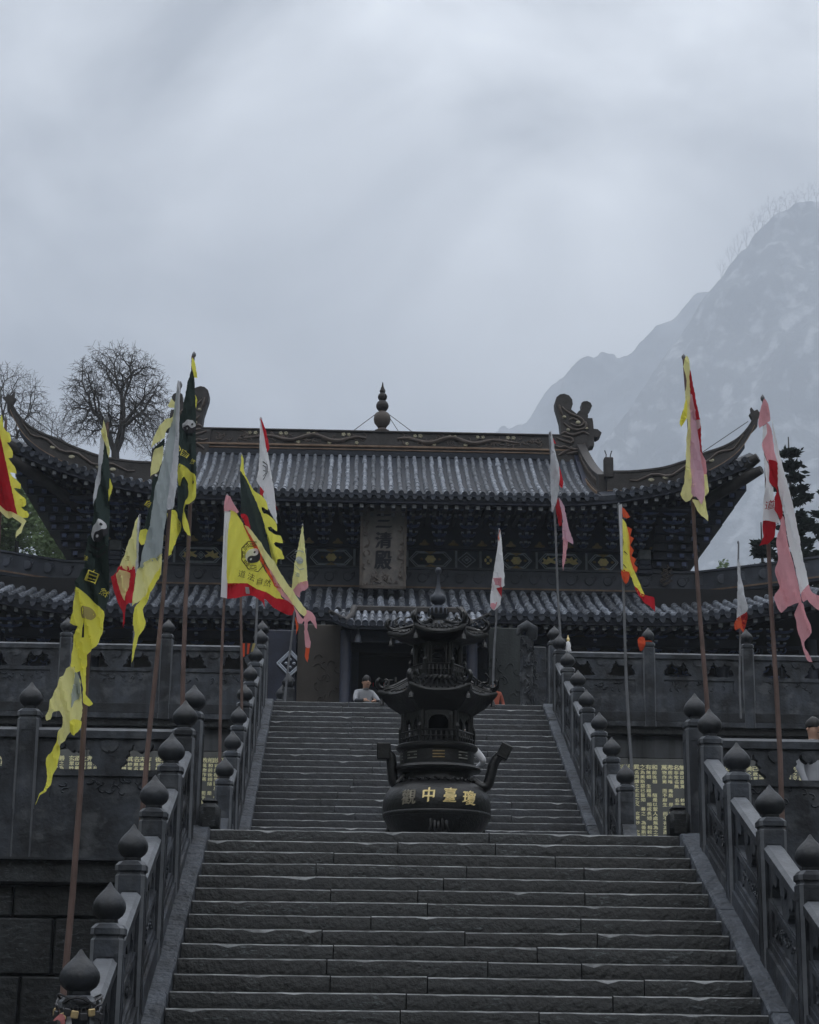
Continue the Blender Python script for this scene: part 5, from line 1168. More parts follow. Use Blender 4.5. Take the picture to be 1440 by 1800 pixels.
# white with red, left of the ridge
f = Flag('slim white flag with red edge and faint octagon print above the roof tiles, left', (458.5, 738), (449, 1140), 35.6, nose2(35.6), 0.02, 0.028, amp=0.06, wl=0.7, seed=8, pole='pole_grey')
f.piece(K2([(322,325),(345,372),(362,500),(380,620),(402,750),(418,932),(404,905),(380,860),(345,800),(332,742),(303,700),(312,600),(318,450)]), 'c_white')
f.piece(K2([(322,328),(352,392),(374,500),(360,522),(342,420)]), 'c_red', 'hem', 0.02); f.piece(K2([(324,728),(342,745),(332,795),(322,770)]), 'c_red', 'hem', 0.02); f.piece(K2([(405,810),(415,850),(428,860),(412,835)]), 'c_red', 'hem', 0.02)
f.line(K2([(335,570),(362,600),(362,640),(338,680)]), 1.4, 'c_charcoal'); f.line(K2([(335,590),(354,610),(354,640),(338,660)]), 1.2, 'c_charcoal'); f.line(K2([(337,622),(350,628)]), 1.5, 'c_charcoal')
# pale yellow small
f = Flag('small pale yellow flag with faded taiji print left of the plaque', (532, 925), (502, 1225), 40.2, Z2, 0.02, 0.026, amp=0.05, wl=0.7, seed=9, pole='pole_grey')
f.piece(K2([(563,930),(572,1000),(592,1262),(560,1272),(498,1325),(515,1200),(540,1050)]), 'c_paleyellow')
f.piece(K2([(498,1318),(560,1265),(592,1255),(596,1290),(552,1330),(548,1362),(528,1340)]), 'c_pink', 'hem', 0.015)
f.taiji(527, 989, 6.5, 0.9, light='c_greywhite', dark='c_greygreen'); f.line([(519, 975), (527, 971), (535, 976)], 1.2, 'c_greygreen'); f.line([(520, 1001), (527, 1006), (535, 1003)], 1.2, 'c_greygreen'); f.char('道', 524, 1017, 8, 0, 'c_greygreen')
# white and red by the door
f = Flag('small white and red flag hanging right of the incense burner spire', (877.5, 933), (866, 1240), 40.2, Z2, 0.02, 0.028, amp=0.05, wl=0.6, seed=10, pole='pole_grey')
f.piece(K3([(518,960),(530,1090),(542,1285),(525,1292),(468,1292),(485,1180),(505,1040)]), 'c_white')
f.piece(K3([(517,962),(512,1032),(503,1012)]), 'c_orange', 'hem', 0.02, 4, 0); f.piece(K3([(476,1243),(525,1240),(526,1290),(468,1290)]), 'c_pink', 'hem', 0.02, 5, 0)
f.piece(K3([(470,1288),(526,1288),(520,1390),(482,1425),(458,1410)]), 'c_white', 'torn_end', 0.01); f.piece(K3([(495,1300),(530,1288),(526,1348)]), 'c_deepred', 'torn_end', 0.03, 4, 0); f.piece(K3([(462,1390),(500,1380),(482,1425),(458,1412)]), 'c_pink', 'torn_end', 0.03)
# white, red edged
f = Flag('slim white flag with red edge and pink ribbon left of the right dragon ridge end', (967, 763), (986, 1125), 37.3, nose2(37.3), 0.02, 0.028, amp=0.06, wl=0.6, seed=11, pole='pole_grey')
f.piece(K3([(850,600),(872,700),(866,745),(848,720)]), 'c_red', 'hem', -0.01); f.piece(K3([(848,780),(870,860),(872,935),(856,942),(838,845)]), 'c_deepred', 'fold', -0.01)
f.piece(K3([(808,395),(824,460),(848,600),(850,700),(845,790),(818,862),(808,800),(802,600)]), 'c_greywhite', 'cloth', 0.01)
f.piece(K3([(820,440),(838,470),(826,470)]), 'c_red', 'hem', 0.03, 4, 0)
f.piece(K3([(852,780),(880,840),(906,950),(925,1020),(932,1058),(905,1030),(872,1022),(876,900)]), 'c_mauve', 'torn_end', 0.02); f.piece(K3([(878,1018),(906,1028),(892,1120),(878,1202),(874,1120)]), 'c_pink', 'ribbon', 0.03)
# yellow and red, right
f = Flag('narrow yellow flag with scalloped orange edge and red tip, right of the upper stairs', (1088, 890), (1109, 1335), 28.45, nose2(28.45), 0.018, 0.028, amp=0.035, wl=0.5, seed=12, pole='pole_grey')
f.piece(K3([(1245,945),(1268,970),(1262,1000),(1280,1020),(1264,1050),(1284,1080),(1272,1110),(1298,1130),(1287,1155),(1308,1180),(1300,1205),(1275,1170),(1250,1050)]), 'c_orange', 'scallop_edge', -0.01, 5, 0)
f.piece(K3([(1212,895),(1235,920),(1256,1000),(1266,1130),(1302,1220),(1347,1340),(1330,1352),(1290,1292),(1256,1205),(1214,1192),(1220,1000)]), 'c_yellow', 'cloth', 0.01)
f.piece(K3([(1198,820),(1213,820),(1218,1000),(1222,1192),(1209,1190),(1199,1000)]), 'c_greywhite', 'sleeve', 0.03, 6, 0); f.piece(K3([(1212,832),(1256,902),(1240,906),(1222,890)]), 'c_orange', 'hem', 0.02)
f.piece(K3([(1213,1192),(1262,1200),(1256,1250),(1240,1272),(1213,1240)]), 'c_orange', 'hem', 0.0); f.piece(K3([(1286,1288),(1347,1338),(1390,1360),(1400,1442),(1370,1402),(1310,1342)]), 'c_red', 'torn_end', 0.03)
f.line(K3([(1225,1092),(1245,1110)]), 1.5, 'c_print'); f.line(K3([(1222,1165),(1240,1185)]), 1.5, 'c_print')
# large yellow and mauve
f = Flag('tall pale yellow and mauve flag rising above the right roof wing', (1202, 630), (1243, 1256), 21.75, nose1(21.75)-0.3, 0.02, 0.032, amp=0.035, wl=0.45, seed=13)
f.piece(K4([(453,165),(482,300),(512,450),(532,600),(552,700),(532,740),(510,620),(488,480),(462,320)]), 'c_deepred', 'fold', -0.03)
f.piece(K4([(515,600),(547,640),(553,715),(530,735)]), 'c_pink', 'fold', -0.01)
f.piece(K4([(524,735),(552,718),(563,790),(555,830),(535,850),(540,900),(553,982),(520,972),(490,930),(466,868),(500,880),(528,860)]), 'c_paleyellow', 'torn_end', -0.005)
f.piece(K4([(434,100),(450,108),(456,300),(462,330),(460,600),(468,855),(440,872),(410,830),(425,780),(430,640),(440,500),(436,440),(402,490),(394,470),(428,350),(440,230),(424,150)]), 'c_paleyellow', 'cloth', 0.01)
f.piece(K4([(459,305),(480,380),(502,500),(525,700),(532,840),(510,905),(480,862),(460,840),(455,600)]), 'c_mauve', 'cloth', 0.03)
f.piece(K4([(492,435),(508,440),(512,480),(498,485)]), 'c_white', 'patch', -0.01)
f.piece(K4([(436,430),(404,490),(392,475),(426,360),(440,330)]), 'c_yellow', 'fringe', 0.03)
# large white and pink, right edge
f = Flag('big white, red and pink flag with a long torn tail at the right edge', (1341, 703), (1373, 1405), 18.75, nose1(18.75)-0.3, 0.018, 0.032, amp=0.04, wl=0.55, seed=14)
f.piece(K5([(215,230),(238,220),(242,300),(214,330),(210,440),(242,472),(236,620),(264,650),(266,740),(262,800),(306,882),(270,884),(205,862),(204,640)]), 'c_white', 'cloth', 0.0)
f.piece(K5([(204,858),(272,880),(274,960),(260,982),(235,1002),(183,1012),(205,960)]), 'c_deepred', 'torn_end', 0.02)
f.piece(K5([(212,70),(245,95),(252,212),(236,217),(190,245),(184,200)]), 'c_pink', 'cap', 0.02)
f.piece(K5([(234,215),(262,262),(292,450),(302,482),(252,456),(232,472),(213,430),(209,340),(242,280)]), 'c_pink', 'fold', 0.015)
f.piece(K5([(248,453),(302,490),(308,640),(332,740),(326,835),(300,862),(260,802),(268,720),(292,660),(233,622)]), 'c_deepred', 'fold', 0.02)
f.piece(K5([(308,830),(342,830),(382,1100),(432,1340),(440,1392),(400,1395),(360,1410),(320,1447),(300,1420),(275,1340),(310,1280),(283,1180),(302,1100),(284,1000),(302,900)]), 'c_pink', 'fold', 0.01)
f.piece(K5([(256,208),(277,290),(322,480),(402,800),(492,1170),(502,1262),(442,1332),(430,1342),(400,1200),(350,900),(308,640),(288,420)]), 'c_white', 'cloth', 0.04)
f.piece(K5([(430,1338),(502,1258),(516,1300),(582,1352),(562,1432),(530,1400),(490,1370),(445,1392)]), 'c_pink', 'torn_end', 0.045)
f.piece(K5([(418,1392),(446,1398),(461,1470),(496,1550),(496,1590),(461,1640),(471,1680),(501,1740),(511,1770),(480,1752),(455,1690),(440,1620),(420,1570),(414,1510),(399,1460)]), 'c_pink', 'ribbon', 0.03)
f.char('道', 1343.5, 900, 15, 0.1, 'c_deepred', 0.04)
# small grey and red at far right
f = Flag('small grey-white flag with red end in front of the right terrace post', (1298, 955), (1302, 1235), 37.7, Z2-0.2, 0.018, 0.024, amp=0.04, wl=0.5, seed=15, pole='pole_grey')
f.piece(K5([(60,1080),(78,1140),(80,1210),(92,1250),(102,1350),(112,1420),(80,1452),(45,1482),(50,1380),(49,1230)]), 'c_greywhite')
f.piece(K5([(48,1470),(102,1440),(106,1510),(86,1562),(66,1532),(40,1542),(35,1500)]), 'c_orange', 'torn_end', 0.01); f.piece(K5([(70,1460),(104,1440),(104,1515),(88,1540)]), 'c_deepred', 'torn_end', 0.02)
# ================================================================== hillside, mountains, haze, trees
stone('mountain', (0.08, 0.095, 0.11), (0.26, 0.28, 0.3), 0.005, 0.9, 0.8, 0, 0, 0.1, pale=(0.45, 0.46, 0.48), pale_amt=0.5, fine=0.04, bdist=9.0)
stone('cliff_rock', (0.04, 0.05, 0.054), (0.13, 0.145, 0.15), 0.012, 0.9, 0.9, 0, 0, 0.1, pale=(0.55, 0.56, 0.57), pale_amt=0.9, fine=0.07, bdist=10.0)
stone('hillside', (0.03, 0.038, 0.022), (0.06, 0.07, 0.04), 0.5, 0.95, 0.5, 0, 0, 0.1)
plain('bark', (0.055, 0.05, 0.05), 0.8, 0, 0.3, 3)
def leafmat(name, c): 
    return cloth(name, c, 0.3, 0.45)
leafmat('leaf_green', (0.2, 0.27, 0.14)); leafmat('leaf_dark', (0.022, 0.032, 0.028)); leafmat('leaf_mid', (0.04, 0.055, 0.035))
def fbm(x, y, z, o=5): return noise.fractal(Vector((x, y, z)), 1.0, 2.0, o, noise_basis='PERLIN_ORIGINAL')
def mountain(name, ridge, Yr, Yb, rough, seed, nx=150, nr=46, zb=-25, cliff=1.0, scale=1.0, mat='mountain', F=1.55):
    Yr, Yb, rough, scale = Yr*F, Yb*F, rough*F, scale*F
    xs_ = [p[0] for p in ridge]; tab = []
    ytab = []; Y0 = Yr
    for q in ridge:
        p = at(q[0], q[1], q[2]*F if len(q) > 2 else Yr); tab.append((p.x, p.z)); ytab.append((p.x, p.y))
    x0, x1 = tab[0][0], tab[-1][0]; vs_ = []; fs_ = []
    for i in range(nx+1):
        x = x0+(x1-x0)*i/nx; zr = lerp_table(tab, x); Yr = lerp_table(ytab, x)
        for j in range(nr+1):
            t = j/nr
            if t <= 0.82:
                u = t/0.82; y = Yb+(Yr-Yb)*u; z = zb+(zr-zb)*(u**cliff)
            else:
                u = (t-0.82)/0.18; y = Yr+(Yr-Yb)*u*0.9; z = zr-(zr-zb)*u*0.95; 
            k = math.sin(math.pi*min(1, t/0.82)*0.5+0.05)
            d = rough*fbm(x/(260*scale)+seed, y/(260*scale), z/(200*scale)); e = rough*0.7*abs(fbm(x/(70*scale)+seed*3, z/(90*scale), y/(70*scale), 7))
            vs_.append((x, y-(d+e)*1.1*k, z+d*0.5*k+e*0.35*k))
    for i in range(nx):
        for j in range(nr): a = i*(nr+1)+j; fs_.append((a, a+nr+1, a+nr+2, a+1))
    return tag(MB().add(vs_, fs_).build(name, M[mat], smooth=60), kind='structure')
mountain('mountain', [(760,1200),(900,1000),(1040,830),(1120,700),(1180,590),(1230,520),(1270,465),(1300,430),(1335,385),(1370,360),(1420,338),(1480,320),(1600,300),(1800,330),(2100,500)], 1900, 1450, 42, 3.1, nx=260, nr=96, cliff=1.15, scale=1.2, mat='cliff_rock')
CREST = [(1268,468,34),(1284,446,30),(1297,432,42),(1312,412,36),(1328,390,44),(1341,380,40),(1355,368,46),(1368,360,38),(1384,354,44),(1400,346,40),(1418,340,42),(1434,336,38)]
# the misty slope that climbs away into the cloud, 
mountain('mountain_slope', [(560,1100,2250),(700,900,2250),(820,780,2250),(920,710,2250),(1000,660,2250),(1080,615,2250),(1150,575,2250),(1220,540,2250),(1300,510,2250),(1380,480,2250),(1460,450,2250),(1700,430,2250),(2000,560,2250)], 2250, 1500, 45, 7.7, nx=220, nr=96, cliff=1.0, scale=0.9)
# added unseen slopes, left, right and behind the viewer, blocking low sky light
vs_, fs_ = [], []; na, nr_ = 64, 12
for i in range(na+1):
    t = rad(35+290*i/na)                      # measured from +Y
    for j in range(nr_+1):
        u = j/nr_; r = 55+230*u; k = min(1.0, (t-rad(35))/0.35, (rad(325)-t)/0.35)
        z = 150*u**0.8*k+6*fbm(r*0.02+3, t*5, 0.5)*u*4; vs_.append((r*math.sin(t), 15+r*math.cos(t), z-0.5))
for i in range(na):
    for j in range(nr_): a = i*(nr_+1)+j; fs_.append((a, a+1, a+nr_+2, a+nr_+1))
tag(MB().add(vs_, fs_).build('shade_slope', M['hillside'], smooth=60), kind='structure')
# the hill behind the hall, higher on the left
def hill_z(x, y):
    u = max(0, min(1, (y-64)/50)); s_ = u*u*(3-2*u); l = max(0, min(1, (-x-2)/14)); r = max(0, min(1, (x-9)/30))
    return Z2-0.3+s_*(20*l*l*(3-2*l)+6*r)+0.7*s_*fbm(x*0.12, y*0.12, 1.0)
vs_, fs_ = [], []; nx, ny = 70, 40
for i in range(nx+1):
    for j in range(ny+1): x = -70+140*i/nx; y = 62+90*j/ny; vs_.append((x, y, hill_z(x, y)))
for i in range(nx):
    for j in range(ny): a = i*(ny+1)+j; fs_.append((a, a+ny+1, a+ny+2, a+1))
tag(MB().add(vs_, fs_).build('hillside', M['hillside'], smooth=60), kind='structure')

def bare_tree(label, base, ctr, rx, rz, n, seed, group='bare winter trees behind the hall', thick=1.0):
    """limbs fork again and again towards tips spread through a domed crown"""
    rg = random.Random(seed); root = thing('bare_tree', label, 'tree', base, group); trunk, limbs, twigs = MB(), MB(), MB()
    tips = []
    while len(tips) < n:
        v = Vector((rg.uniform(-1, 1), rg.uniform(-1, 1), rg.uniform(-0.55, 1)))
        if 0.25 < v.length < 1*(0.86+0.14*rg.random()): tips.append(Vector(ctr)+Vector((v.x*rx, v.y*rx, v.z*rz))*(0.92+0.16*rg.random()))
    def seg(mb, p, q, r0, r1, k):
        m = (p+q)/2+Vector((rg.gauss(0, 1), rg.gauss(0, 1), rg.gauss(0, 0.6)))*(q-p).length*0.06; mb.tube([p, m, q], [r0, (r0+r1)/2, r1], k, cap=False)
    R = lambda m: max(0.0085, 0.0056*m**0.40)*RS
    def rec(p, ts, lv):
        if len(ts) == 1: seg(twigs, p, ts[0], R(1), R(1)*0.6, 3); return
        a, b = rg.sample(ts, 2)
        for _ in range(3):
            A = [t for t in ts if (t-a).length <= (t-b).length]; B = [t for t in ts if (t-a).length > (t-b).length]
            if not A or not B: break
            a = sum(A, Vector())/len(A); b = sum(B, Vector())/len(B)
        for S in (A, B):
            if not S: continue
            c = sum(S, Vector())/len(S); f_ = 0.34 if lv < 2 else rg.uniform(0.32, 0.5); q = p+(c-p)*f_+Vector((0, 0, (c-p).length*0.07)) if len(S) > 1 else p+(c-p)*0.4
            seg(limbs if len(S) > 25 else twigs, p, q, R(len(S)), R(len(S))*0.85, 6 if len(S) > 25 else 3); rec(q, S, lv+1)
    RS = rx/2.9*thick; b0 = Vector(base); top = Vector((ctr[0]+0.1, ctr[1], ctr[2]-rz*1.3)); seg(trunk, b0, top, R(n)*1.15, R(n), 8); rec(top, tips, 0)
    trunk.build('trunk', M['bark'], root, smooth=60); limbs.build('limbs', M['bark'], root, smooth=60); tag(twigs.build('crown_twigs', M['bark'], root), kind='stuff')
def on_hill(px_, Y): 
    p = at(px_, 800, Y); return (p.x, Y, hill_z(p.x, Y)-0.1)
def dome(label, px_, py_, Y, wpx, hpx, n, seed):
    c = at(px_, py_, Y); k = Y*1.06/F_PX; bare_tree(label, (c.x, Y, hill_z(c.x, Y)-0.1), (c.x, Y, c.z), wpx*k/2, hpx*k/2, n, seed)
dome('bare rounded tree with dense upright branches behind the left roof wing', 205, 712, 92, 205, 230, 9000, 21)
dome('thin bare tree at the far left beyond the roof tip', 12, 725, 90, 170, 190, 3000, 9)
dome('sparse low bare tree between the roof tip and the rounded tree', 92, 775, 97, 120, 130, 1600, 33)
dome('small bare tree just left of the left dragon ridge end', 282, 775, 99, 110, 130, 1600, 41)
for k, (px_, py_, h_) in enumerate(CREST):
    c = at(px_, py_-h_*0.05, 2930); q = 2930*1.06/F_PX; bare_tree('bare tree on the crest of the misty cliff, number %s from its left end' % ['one', 'two', 'three', 'four', 'five', 'six', 'seven', 'eight', 'nine', 'ten', 'eleven', 'twelve'][k], (c.x, 2930, c.z-h_*q*2.4), (c.x, 2930, c.z), h_*q*0.45, h_*q*0.6, 40, 60+k, 'bare trees on the cliff crest', thick=5.5)
def leaf_crown(mb, c, rx, ry, rz, n, size, rg, shell=0.5):
    for _ in range(n):
        while True:
            v = Vector((rg.uniform(-1, 1), rg.uniform(-1, 1), rg.uniform(-1, 1))); l = v.length
            if 0.05 < l <= 1: break
        v = v*(l**(-shell)) if l > 0.1 else v
        v = v*min(1, 1/v.length) if v.length > 1 else v
        f_ = 0.78+0.4*noise.noise(Vector((v.x*2.3+c[0], v.y*2.3+c[1], v.z*2.3+c[2])))
        p = Vector((c[0]+v.x*rx*f_, c[1]+v.y*ry*f_, c[2]+v.z*rz*f_)); a = Vector((rg.gauss(0, 1), rg.gauss(0, 1), rg.gauss(0, 0.6))).normalized(); b = a.cross(Vector((rg.gauss(0, 1), rg.gauss(0, 1), rg.gauss(0, 1)))).normalized()
        s_ = size*rg.uniform(0.6, 1.3); mb.add([p-a*s_, p+b*s_*0.45, p+a*s_, p-b*s_*0.45], [(0, 1, 2, 3)])
def leafy_tree(label, px_, py_, Y, wpx, hpx, n, size, mat, seed, base=None):
    rg = random.Random(seed); top = at(px_, py_, Y); k = (Y/3334.4)*1.05; rx = wpx*k/2; rz = hpx*k/2
    b = (top.x, Y, hill_z(top.x, Y)-0.1); root = thing('evergreen_tree', label, 'tree', b)
    cz = top.z-rz
    MB().tube([b, (top.x+0.1, Y, (b[2]+cz)/2), (top.x, Y, cz+rz*0.4)], [0.22, 0.17, 0.06], 8).build('trunk', M['bark'], root, smooth=60)
    mb = MB()
    for i in range(16):
        c = (top.x+rg.uniform(-0.75, 0.75)*rx, Y+rg.uniform(-0.7, 0.7)*rx, cz+rg.uniform(-0.8, 0.75)*rz)
        leaf_crown(mb, c, rx*0.42, rx*0.42, rz*0.36, n//16, size, rg)
    mb.build('crown', M[mat], root, kind='stuff')
leafy_tree('green bushy evergreen under the left roof tip', 38, 828, 72, 200, 340, 14000, 0.12, 'leaf_green', 3)
leafy_tree('low green evergreen at the left edge behind the lower roof', -30, 870, 76, 200, 300, 6000, 0.13, 'leaf_mid', 4)
leafy_tree('olive green shrub tree beside the dark eave on the left', 112, 905, 78, 120, 220, 4000, 0.12, 'leaf_green', 5)
leafy_tree('pale small tree top beyond the lower roof on the right', 1292, 985, 80, 70, 120, 1500, 0.11, 'leaf_green', 6)
def conifer(label, px_, py_, Y, wpx, seed, n=26):
    rg = random.Random(seed); top = at(px_, py_, Y); z0 = hill_z(top.x, Y)-0.1 if Y > 64 else Z2-0.05; H = top.z-z0; R = wpx*(Y/3334.4)*1.05/2
    root = thing('conifer_tree', label, 'tree', (top.x, Y, z0))
    MB().tube([(top.x, Y, z0), (top.x, Y, z0+H*0.5), (top.x, Y, top.z)], [0.2, 0.13, 0.02], 8).build('trunk', M['bark'], root, smooth=60)
    br = MB(); lf = MB()
    for i in range(n):
        t = (i+rg.uniform(-0.3, 0.3))/n; z = z0+H*(0.12+0.87*t); L = R*(1-t)**0.75*rg.uniform(0.75, 1.15)+0.12
        for j in range(rg.choice([7, 8, 9])):
            az = rg.uniform(0, 6.283); l = L*rg.uniform(0.55, 1.1); d = Vector((math.cos(az), math.sin(az), 0)); p0 = Vector((top.x, Y, z))
            pts = [p0, p0+d*l*0.5+Vector((0, 0, 0.02*l)), p0+d*l+Vector((0, 0, 0.16*l))]; br.tube(pts, [0.03, 0.02, 0.008], 3, cap=False)
            for q in range(int(30+46*l)):
                s_ = rg.uniform(0.3, 1.06); c = p0+d*l*s_+Vector((rg.gauss(0, 0.08), rg.gauss(0, 0.08), 0.2*l*s_*s_-0.06*l+rg.gauss(0, 0.045)))
                a = (d+Vector((rg.gauss(0, 0.6), rg.gauss(0, 0.6), rg.gauss(0.15, 0.4)))).normalized(); b = a.cross(Vector((rg.gauss(0, 1), rg.gauss(0, 1), rg.gauss(0, 1)))).normalized(); w = rg.uniform(0.1, 0.2)
                lf.add([c-a*w, c+b*w*0.4, c+a*w, c-b*w*0.4], [(0, 1, 2, 3)])
    br.build('branches', M['bark'], root); lf.build('crown', M['leaf_dark'], root, kind='stuff')
conifer('tall dark conifer behind the big white and pink flag', 1386, 768, 63, 185, 5, 27)
conifer('dark conifer cut by the right edge of the photo', 1452, 830, 66, 170, 6, 24)
conifer('small dark conifer between the eave and the big pink flag', 1338, 918, 61, 105, 7, 17)

# haze: the air of the valley
hz = MB().box(-5500, 5500, -600, 6200, -120, 1700).build('haze', bpy.data.materials.new('haze_air')); tag(hz, kind='stuff')
hm = hz.data.materials[0]; hm.use_nodes = True; nt = hm.node_tree; nt.nodes.clear()
ho = nt.nodes.new('ShaderNodeOutputMaterial'); pv = nt.nodes.new('ShaderNodeVolumePrincipled'); pv.inputs['Color'].default_value = (0.63, 0.675, 0.745, 1); pv.inputs['Density'].default_value = 0.0006; pv.inputs['Anisotropy'].default_value = 0.0
nt.links.new(pv.outputs[0], ho.inputs['Volume'])
for o in bpy.data.objects:
    if o.name.startswith('ground'): 
        for v in o.data.vertices: v.co.x *= 0.55; v.co.y = min(max(v.co.y, -550), 6100)
# ================================================================== people and small things
def person(label, loc, rotz, joints, edges, rad_, H, parts, name='person', extra=None):
    """joints: name -> (x, y, z) in metres, facing -y before rotation; one skinned surface, faces coloured by region"""
    names = list(joints); me = bpy.data.meshes.new('body'); me.from_pydata([joints[n] for n in names], [(names.index(a), names.index(b)) for a, b in edges], [])
    o = bpy.data.objects.new('tmp', me); COL.objects.link(o); md = o.modifiers.new('s', 'SKIN'); md.use_smooth_shade = True
    sk = me.skin_vertices[0].data
    for i, n in enumerate(names): sk[i].radius = rad_[n] if isinstance(rad_[n], tuple) else (rad_[n], rad_[n]); sk[i].use_root = (n == 'pelvis')
    sb = o.modifiers.new('b', 'SUBSURF'); sb.levels = 2; sb.render_levels = 2
    ev = bpy.data.meshes.new_from_object(o.evaluated_get(bpy.context.evaluated_depsgraph_get())); bpy.data.objects.remove(o)
    ev.materials.clear(); keys = []
    for p in ev.polygons:
        m = parts(p.center)
        if m not in keys: keys.append(m); ev.materials.append(M[m])
        p.material_index = keys.index(m); p.use_smooth = True
    root = thing(name, label, 'person', loc); root.rotation_euler.z = rotz
    b = bpy.data.objects.new('body', ev); COL.objects.link(b); b.parent = root
    hd = Vector(joints['head']); mb = MB()
    # hair cap, nose, ears, eyes
    mb.rings([[(hd.x+0.098*math.sin(rad(t))*math.cos(u), hd.y+0.02+0.112*math.sin(rad(t))*math.sin(u), hd.z+0.045+0.115*math.cos(rad(t))+(0.0 if math.sin(u) > -0.2 else 0.015)) for u in [2*math.pi*i/16 for i in range(16)]] for t in (105, 85, 65, 45, 25, 6)])
    h = MB(); h.v = mb.v; h.f = mb.f; h.m = mb.m; hm_ = h.mesh('hair', M['hair'], 60); ho_ = bpy.data.objects.new('hair', hm_); COL.objects.link(ho_); ho_.parent = root
    fc = MB(); fc.tube([(hd.x, hd.y-0.092, hd.z+0.03), (hd.x, hd.y-0.115, hd.z-0.01), (hd.x, hd.y-0.095, hd.z-0.02)], [0.008, 0.016, 0.01], 6)
    for s_ in (-1, 1): fc.tube([(hd.x+s_*0.084, hd.y+0.01, hd.z+0.02), (hd.x+s_*0.096, hd.y+0.02, hd.z+0.0), (hd.x+s_*0.086, hd.y+0.01, hd.z-0.03)], [0.012, 0.016, 0.008], 6)
    fo = bpy.data.objects.new('face', fc.mesh('face', M['skin'], 60)); COL.objects.link(fo); fo.parent = root
    ey = MB()
    for s_ in (-1, 1): ey.lathe(hd.x+s_*0.034, hd.y-0.088, [(0.003, hd.z+0.018), (0.012, hd.z+0.024), (0.003, hd.z+0.03)], 8)
    ey.tube([(hd.x-0.025, hd.y-0.092, hd.z-0.052), (hd.x+0.025, hd.y-0.092, hd.z-0.052)], 0.005, 5)
    eo = bpy.data.objects.new('eyes', ey.mesh('eyes', M['hair'])); COL.objects.link(eo); eo.parent = root
    return root
EDG = [('pelvis', 'waist'), ('waist', 'chest'), ('chest', 'neck'), ('neck', 'head0'), ('head0', 'head'), ('head', 'crown')]
for s_ in 'lr':
    EDG += [('chest', 'sho'+s_), ('sho'+s_, 'elb'+s_), ('elb'+s_, 'wri'+s_), ('wri'+s_, 'han'+s_), ('han'+s_, 'fin'+s_), ('wri'+s_, 'thu'+s_), ('pelvis', 'hip'+s_), ('hip'+s_, 'kne'+s_), ('kne'+s_, 'ank'+s_), ('ank'+s_, 'toe'+s_)]
RAD = dict(pelvis=(0.15, 0.12), waist=(0.14, 0.11), chest=(0.17, 0.13), neck=0.06, head0=0.075, head=0.098, crown=0.06)
for s_ in 'lr': RAD.update({'sho'+s_: 0.075, 'elb'+s_: 0.058, 'wri'+s_: 0.036, 'han'+s_: (0.04, 0.02), 'fin'+s_: (0.022, 0.012), 'thu'+s_: 0.011, 'hip'+s_: 0.098, 'kne'+s_: 0.066, 'ank'+s_: 0.042, 'toe'+s_: 0.042})
def standing(arms=0.1, fwd=0.0):
    J = dict(pelvis=(0, 0, 0.92), waist=(0, 0, 1.08), chest=(0, 0.01, 1.3), neck=(0, 0.01, 1.46), head0=(0, 0, 1.54), head=(0, -0.01, 1.61), crown=(0, 0, 1.69))
    for s_, k in (('l', -1), ('r', 1)):
        J.update({'sho'+s_: (0.185*k, 0.01, 1.39), 'elb'+s_: (0.25*k+arms*k*0.5, 0.02-fwd*0.3, 1.12), 'wri'+s_: (0.25*k+arms*k*0.2, -0.08-fwd, 0.9+fwd*0.7), 'han'+s_: (0.25*k, -0.11-fwd*1.2, 0.83+fwd*0.8), 'fin'+s_: (0.245*k, -0.13-fwd*1.4, 0.75+fwd*0.85), 'thu'+s_: (0.2*k, -0.13-fwd*1.2, 0.83+fwd*0.8),
                  'hip'+s_: (0.095*k, 0, 0.88), 'kne'+s_: (0.1*k, -0.02, 0.48), 'ank'+s_: (0.105*k, 0.02, 0.08), 'toe'+s_: (0.115*k, -0.13, 0.045)})
    return J
def sitting():
    J = dict(pelvis=(0, 0.05, 0.16), waist=(0, 0.03, 0.32), chest=(0, -0.04, 0.54), neck=(0, -0.1, 0.7), head0=(0, -0.14, 0.77), head=(0, -0.17, 0.84), crown=(0, -0.16, 0.92))
    for s_, k in (('l', -1), ('r', 1)):
        J.update({'sho'+s_: (0.185*k, -0.04, 0.63), 'elb'+s_: (0.27*k, -0.22, 0.42), 'wri'+s_: (0.12*k, -0.4, 0.4), 'han'+s_: (0.07*k, -0.45, 0.4), 'fin'+s_: (0.02*k, -0.47, 0.38), 'thu'+s_: (0.08*k, -0.45, 0.45),
                  'hip'+s_: (0.1*k, 0.03, 0.14), 'kne'+s_: (0.17*k, -0.4, 0.34), 'ank'+s_: (0.13*k, -0.48, -0.06), 'toe'+s_: (0.14*k, -0.62, -0.1)})
    return J
def dress(J, jacket, legs='trousers'):
    hz_, nz = J['head'][2], J['neck'][2]; pz_ = J['pelvis'][2]; W_ = [Vector(J[k]) for k in ('hanl', 'hanr', 'finl', 'finr', 'thul', 'thur')]; L_ = [Vector(J[k]) for k in ('knel', 'kner', 'ankl', 'ankr', 'toel', 'toer')]
    def f_(c):
        if c.z > nz+0.02 and (c-Vector(J['head'])).length < 0.22: return 'skin'
        if min((c-w).length for w in W_) < 0.075: return 'skin'
        if min((c-Vector(J[k])).length for k in ('toel', 'toer')) < 0.1: return 'hair'
        if c.z < pz_-0.02 or min((c-l).length for l in L_) < 0.2: return legs
        return jacket
    return f_
J = sitting(); p = at(640, 1232, 41.0)
person('person in a pale grey jacket sitting in front of the dark doorway', (p.x, 41.0, Z2+0.13), 0.3, J, EDG, RAD, 1, dress(J, 'jacket_pale'))
